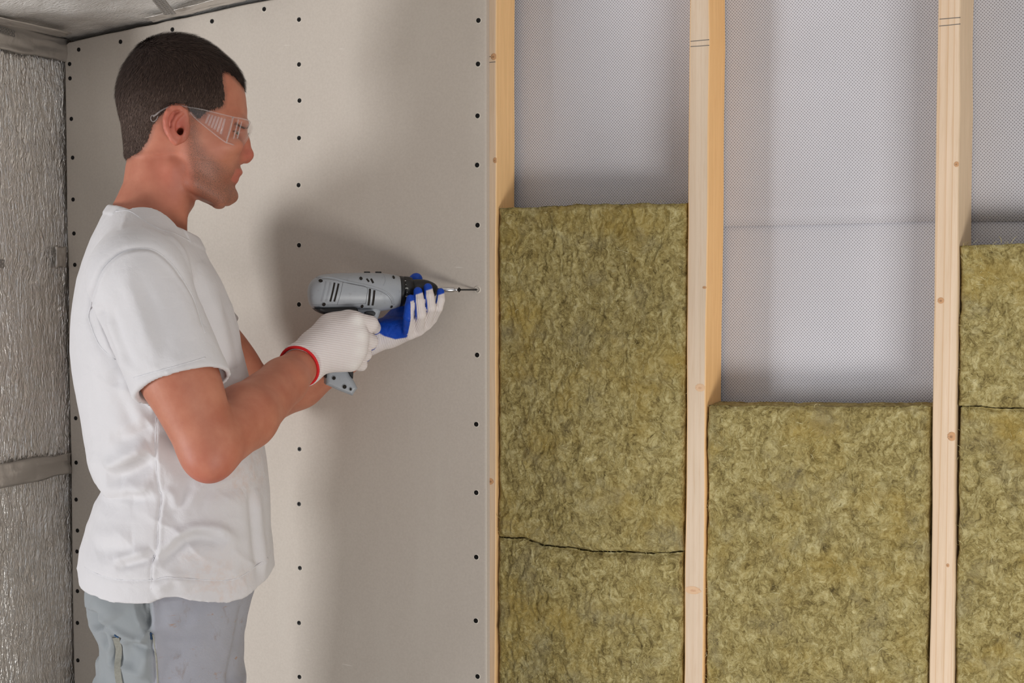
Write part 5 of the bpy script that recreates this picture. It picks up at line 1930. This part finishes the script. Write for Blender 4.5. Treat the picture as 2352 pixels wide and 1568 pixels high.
def line_on(pts, rad, mat, name, lift=0.0, n=40):
    out = []
    for x, y in spline(np.array(pts, float), n):
        a_ = L(x, y, DB - .02)
        h = bvd.ray_cast(Vector((a_[0], -.2, a_[2])), Vector((0, 1, 0)))
        if h[0] is not None: out.append(np.array(h[0]) + np.array(h[1]) * lift)
    if len(out) > 3:
        V2, F2 = tube(np.array(out), rad, 8)
        add(name, py_mesh(name, V2, F2), mat, casing, smooth=True)
line_on([(729, 637), (760, 637), (800, 647), (840, 655), (870, 664), (890, 674), (900, 686), (905, 699)], .0013, MAT_GREY, 'rib', -.0003)
line_on([(731, 640.5), (760, 641.5), (800, 651), (840, 659.5), (868, 667.5), (886, 677), (895.5, 688), (900, 698)], .0003, MAT_LINE, 'panel_joint')
line_on([(786, 648), (781, 670), (773, 700)], .0003, MAT_LINE, 'panel_joint', n=14)
line_on([(786, 648), (815, 653), (840, 660), (840, 680), (838, 697)], .0003, MAT_LINE, 'panel_joint', n=24)
line_on([(712, 699), (740, 700), (775, 699), (838, 697)], .0003, MAT_LINE, 'panel_joint', n=24)
line_on([(881, 628), (884, 634), (884, 645), (878, 656)], .0007, MAT_GREY, 'rib', -.0002, n=14)
# knobs on top
for x in (843, 869):
    c_ = L(x, 626.5, DB)
    V2, F2 = tube([c_ + (-.0045, 0, 0), c_ + (.0045, 0, 0)], .0022, 10)
    add('top_button', py_mesh('top_button', V2, F2), MAT_BLACK, casing, smooth=True)

# clutch scale
MAT_WHITE = plain('white print', (214, 214, 210), 0.6)
bvr = bvh_of(ring)
for (txt, x, y) in (('1', 931, 645), ('.', 932.5, 653.5), ('3', 934, 662), ('.', 934.5, 671), ('5', 934.5, 680)):
    a_ = L(x, y, DB - .02)
    h = bvr.ray_cast(Vector((a_[0], -.2, a_[2])), Vector((0, 1, 0)))
    if h[0] is None: continue
    if txt == '.':
        bm = bmesh.new(); bmesh.ops.create_uvsphere(bm, u_segments=8, v_segments=6, radius=.0006)
        m_ = bpy.data.meshes.new('scale_dot'); bm.to_mesh(m_); bm.free()
        o = add('scale_dot', m_, MAT_WHITE, ring); o.location = h[0]; o.scale = (1, .4, 1)
        continue
    cu = bpy.data.curves.new('digit', 'FONT'); cu.body = txt; cu.size = .0058; cu.extrude = .00012; cu.align_x = 'CENTER'; cu.align_y = 'CENTER'
    to = bpy.data.objects.new('digit', cu); COL.objects.link(to)
    dg = bpy.context.evaluated_depsgraph_get()
    m_ = bpy.data.meshes.new_from_object(to.evaluated_get(dg))
    bpy.data.objects.remove(to)
    m_.materials.clear()
    o = add('scale_digit', m_, MAT_WHITE, ring)
    nz = Vector(h[1]); xdir = Vector((0, 0, 1)); xdir = (xdir - nz * xdir.dot(nz)).normalized(); ydir = nz.cross(xdir)
    o.matrix_local = Matrix(((xdir.x, ydir.x, nz.x, h[0].x + nz.x * .0003), (xdir.y, ydir.y, nz.y, h[0].y + nz.y * .0003), (xdir.z, ydir.z, nz.z, h[0].z + nz.z * .0003), (0, 0, 0, 1)))

# the screw being driven
prof = [(1052.5, .0010), (1053, .0036), (1054.5, .0040), (1057, .0022), (1059, .0013)]
xs_ = np.linspace(1060, 1093, 46)
for i, x in enumerate(xs_):
    prof.append((x, .0016 if i % 2 else .0009))
prof += [(1095.5, .0008), (1097.5, .0001)]
Vv, Ff = [], []
n = 14
for (x, r_) in prof:
    c_ = L(x, 665.3, DB)
    Vv += [(c_[0], DB + r_ * math.cos(2 * math.pi * i / n), c_[2] + r_ * math.sin(2 * math.pi * i / n)) for i in range(n)]
for k in range(len(prof) - 1):
    for i in range(n):
        j = (i + 1) % n
        Ff.append((k * n + i, k * n + j, (k + 1) * n + j, (k + 1) * n + i))
scr = add('drywall_screw', py_mesh('drywall_screw', Vv, Ff), MAT_SCREW, smooth=True)
scr.matrix_world = MAN_M
tag(scr, 'long black screw on the driver bit entering the plasterboard edge', 'screw')
pr = on_wall(1097, 665, BY0)
rim = add('paper_rim', ME_RIM.copy(), None, board); rim.location = (pr[0], BY0 - .0003, pr[2]); rim.scale = (1.0, 2.2, 1.0)

# ================================================================== safety glasses
glasses = bpy.data.objects.new('safety_glasses', None)
COL.objects.link(glasses)
glasses.matrix_world = MAN_M
tag(glasses, 'clear plastic safety glasses with ribbed side shields on the worker\'s face', 'glasses')


def m_clear(name, tint, rough, white_glint=0.0):
    t = NT(name)
    fc = t.n('LayerWeight', {'Blend': 0.5}).outputs['Facing']
    fr = t.math('MULTIPLY', t.math('POWER', fc, 4.0), 0.3)
    wave = t.noise(t.co(), 90, 2)
    nrm = t.bump(wave, 0.25, 0.001)
    gl = t.n('BsdfGlossy', {'Color': (1, 1, 1, 1), 'Roughness': rough, 'Normal': nrm}).outputs[0]
    tr = t.n('BsdfTransparent', {'Color': tint}).outputs[0]
    mx = t.n('MixShader', {0: t.math('ADD', fr, 0.035), 1: tr, 2: gl})
    if white_glint:  # white mixed in to stand for bright highlights along the moulded edges
        df = t.n('BsdfTranslucent', {'Color': (0.95, 0.95, 0.96, 1)}).outputs[0]
        dd_ = t.n('BsdfDiffuse', {'Color': (0.95, 0.95, 0.96, 1)}).outputs[0]
        fd_ = t.n('MixShader', {0: 0.5, 1: df, 2: dd_}).outputs[0]
        mx = t.n('MixShader', {0: white_glint, 1: mx.outputs[0], 2: fd_})
    t.t.links.new(mx.outputs[0], t.out.inputs[0])
    return t.mat


MAT_LENS = m_clear('clear lens', (0.99, 0.985, 0.985, 1), 0.06)
MAT_EDGE = m_clear('clear moulded edge', (0.98, 0.97, 0.97, 1), 0.12, 0.16)
GB = 0.079
# wrap-round lens
nu, nv = 44, 12
us = np.linspace(-1, 1, nu)
Vv = []
top0, bot0 = L(574.5, 283, 0), L(556, 346, 0)
topS, botS = L(534, 269, -GB), L(519, 327, -GB)
for u in us:
    s = abs(u) ** 2.4
    tz = np.array([top0[0] + (topS[0] - top0[0]) * s, u * GB, top0[2] + (topS[2] - top0[2]) * s])
    # cut-out over the nose
    nb = math.exp(-((u * GB) / .013) ** 2)
    bz = np.array([bot0[0] + (botS[0] - bot0[0]) * s + nb * .010, u * GB, bot0[2] + (botS[2] - bot0[2]) * s + nb * .026])
    for v in np.linspace(0, 1, nv):
        p = tz * (1 - v) + bz * v
        p[0] += .004 * math.sin(math.pi * v) * (1 - s)
        Vv.append(p)
me = np_mesh('lens', np.array(Vv), grid_faces(nu, nv))
lens = add('lens', me, MAT_LENS, glasses, smooth=True)
so = lens.modifiers.new('thick', 'SOLIDIFY'); so.thickness = .0018; so.offset = 0
# rims of the lens
for row, rr in ((0, .0009), (nv - 1, .0008)):
    V2, F2 = tube(np.array(Vv).reshape(nu, nv, 3)[:, row], rr, 8)
    add('lens_rim', py_mesh('lens_rim', V2, F2), MAT_EDGE, glasses, smooth=True)
for sgn in (-1, 1):
    def S(x, y, o=0.0):
        p = L(x, y, -GB)
        return np.array([p[0], sgn * (GB + o), p[2]])
    topl = [(536, 269), (515, 264), (490, 258), (465, 252), (445, 248), (432, 246)]
    botl = [(520, 328), (508, 320), (490, 306), (470, 290), (450, 273), (436, 258)]
    tp = spline([S(x, y, .002 * math.sin(i / 5 * math.pi)) for i, (x, y) in enumerate(topl)], 20)
    bt_ = spline([S(x, y, .002 * math.sin(i / 5 * math.pi)) for i, (x, y) in enumerate(botl)], 20)
    Vp = np.stack([tp * (1 - v) + bt_ * v for v in np.linspace(0, 1, 6)], 1).reshape(-1, 3)
    o = add('side_shield', np_mesh('side_shield', Vp, grid_faces(20, 6)), MAT_LENS, glasses, smooth=True)
    so = o.modifiers.new('thick', 'SOLIDIFY'); so.thickness = .0016; so.offset = 0
    for ln_ in (tp, bt_):
        V2, F2 = tube(ln_, .0008, 8)
        add('shield_rim', py_mesh('shield_rim', V2, F2), MAT_EDGE, o, smooth=True)
    V2, F2 = tube([S(536, 269, .001), S(529, 298, .002), S(520, 328, .001)], .0009, 8)
    add('shield_rim', py_mesh('shield_rim', V2, F2), MAT_EDGE, o, smooth=True)
    # moulded ribs
    for (xa, ya, xb, yb) in ((481, 263, 472.5, 284), (488, 265, 479, 289), (495, 267, 486, 294), (502, 269, 492.5, 298), (509, 271, 499.5, 303), (516, 273, 507, 308)):
        V2, F2 = tube([S(xa, ya, .0022), S((xa + xb) / 2, (ya + yb) / 2, .003), S(xb, yb, .0022)], .0017, 6)
        add('shield_rib', py_mesh('shield_rib', V2, F2), MAT_EDGE, o, smooth=True)
    # pivot blocks and lens ribs
    for (xa, ya, xb, yb, off) in ((548, 273, 537, 318, -.004), (556, 277, 546, 316, -.012)):
        V2, F2 = tube([np.array([S(xa, ya, off)[0], sgn * (GB + off), S(xa, ya)[2]]), np.array([S(xb, yb, off)[0], sgn * (GB + off), S(xb, yb)[2]])], .0010, 6)
        add('lens_rib', py_mesh('lens_rib', V2, F2), MAT_EDGE, glasses, smooth=True)
    # temple to behind the ear
    tm = spline([S(440, 247.5, -.001), S(418, 243, 0), S(400, 243, .001), S(380, 249, .001), S(364, 258, -.001), S(352, 267, -.004)], 26)
    V2, F2 = tube(tm, np.linspace(.0008, .0011, 26), 8)
    tmo = add('temple_arm', py_mesh('temple_arm', V2, F2), MAT_EDGE, glasses, smooth=True)
    tip = [S(364, 258, -.001), S(358, 264, -.001), S(349, 265, -.001), S(346, 272, -.001), S(350, 279, -.001), S(358, 276, -.001), S(363, 266, -.001)]
    V2, F2 = tube(spline(tip, 24), .0006, 6)
    add('temple_tip', py_mesh('temple_tip', V2, F2), MAT_EDGE, tmo, smooth=True)
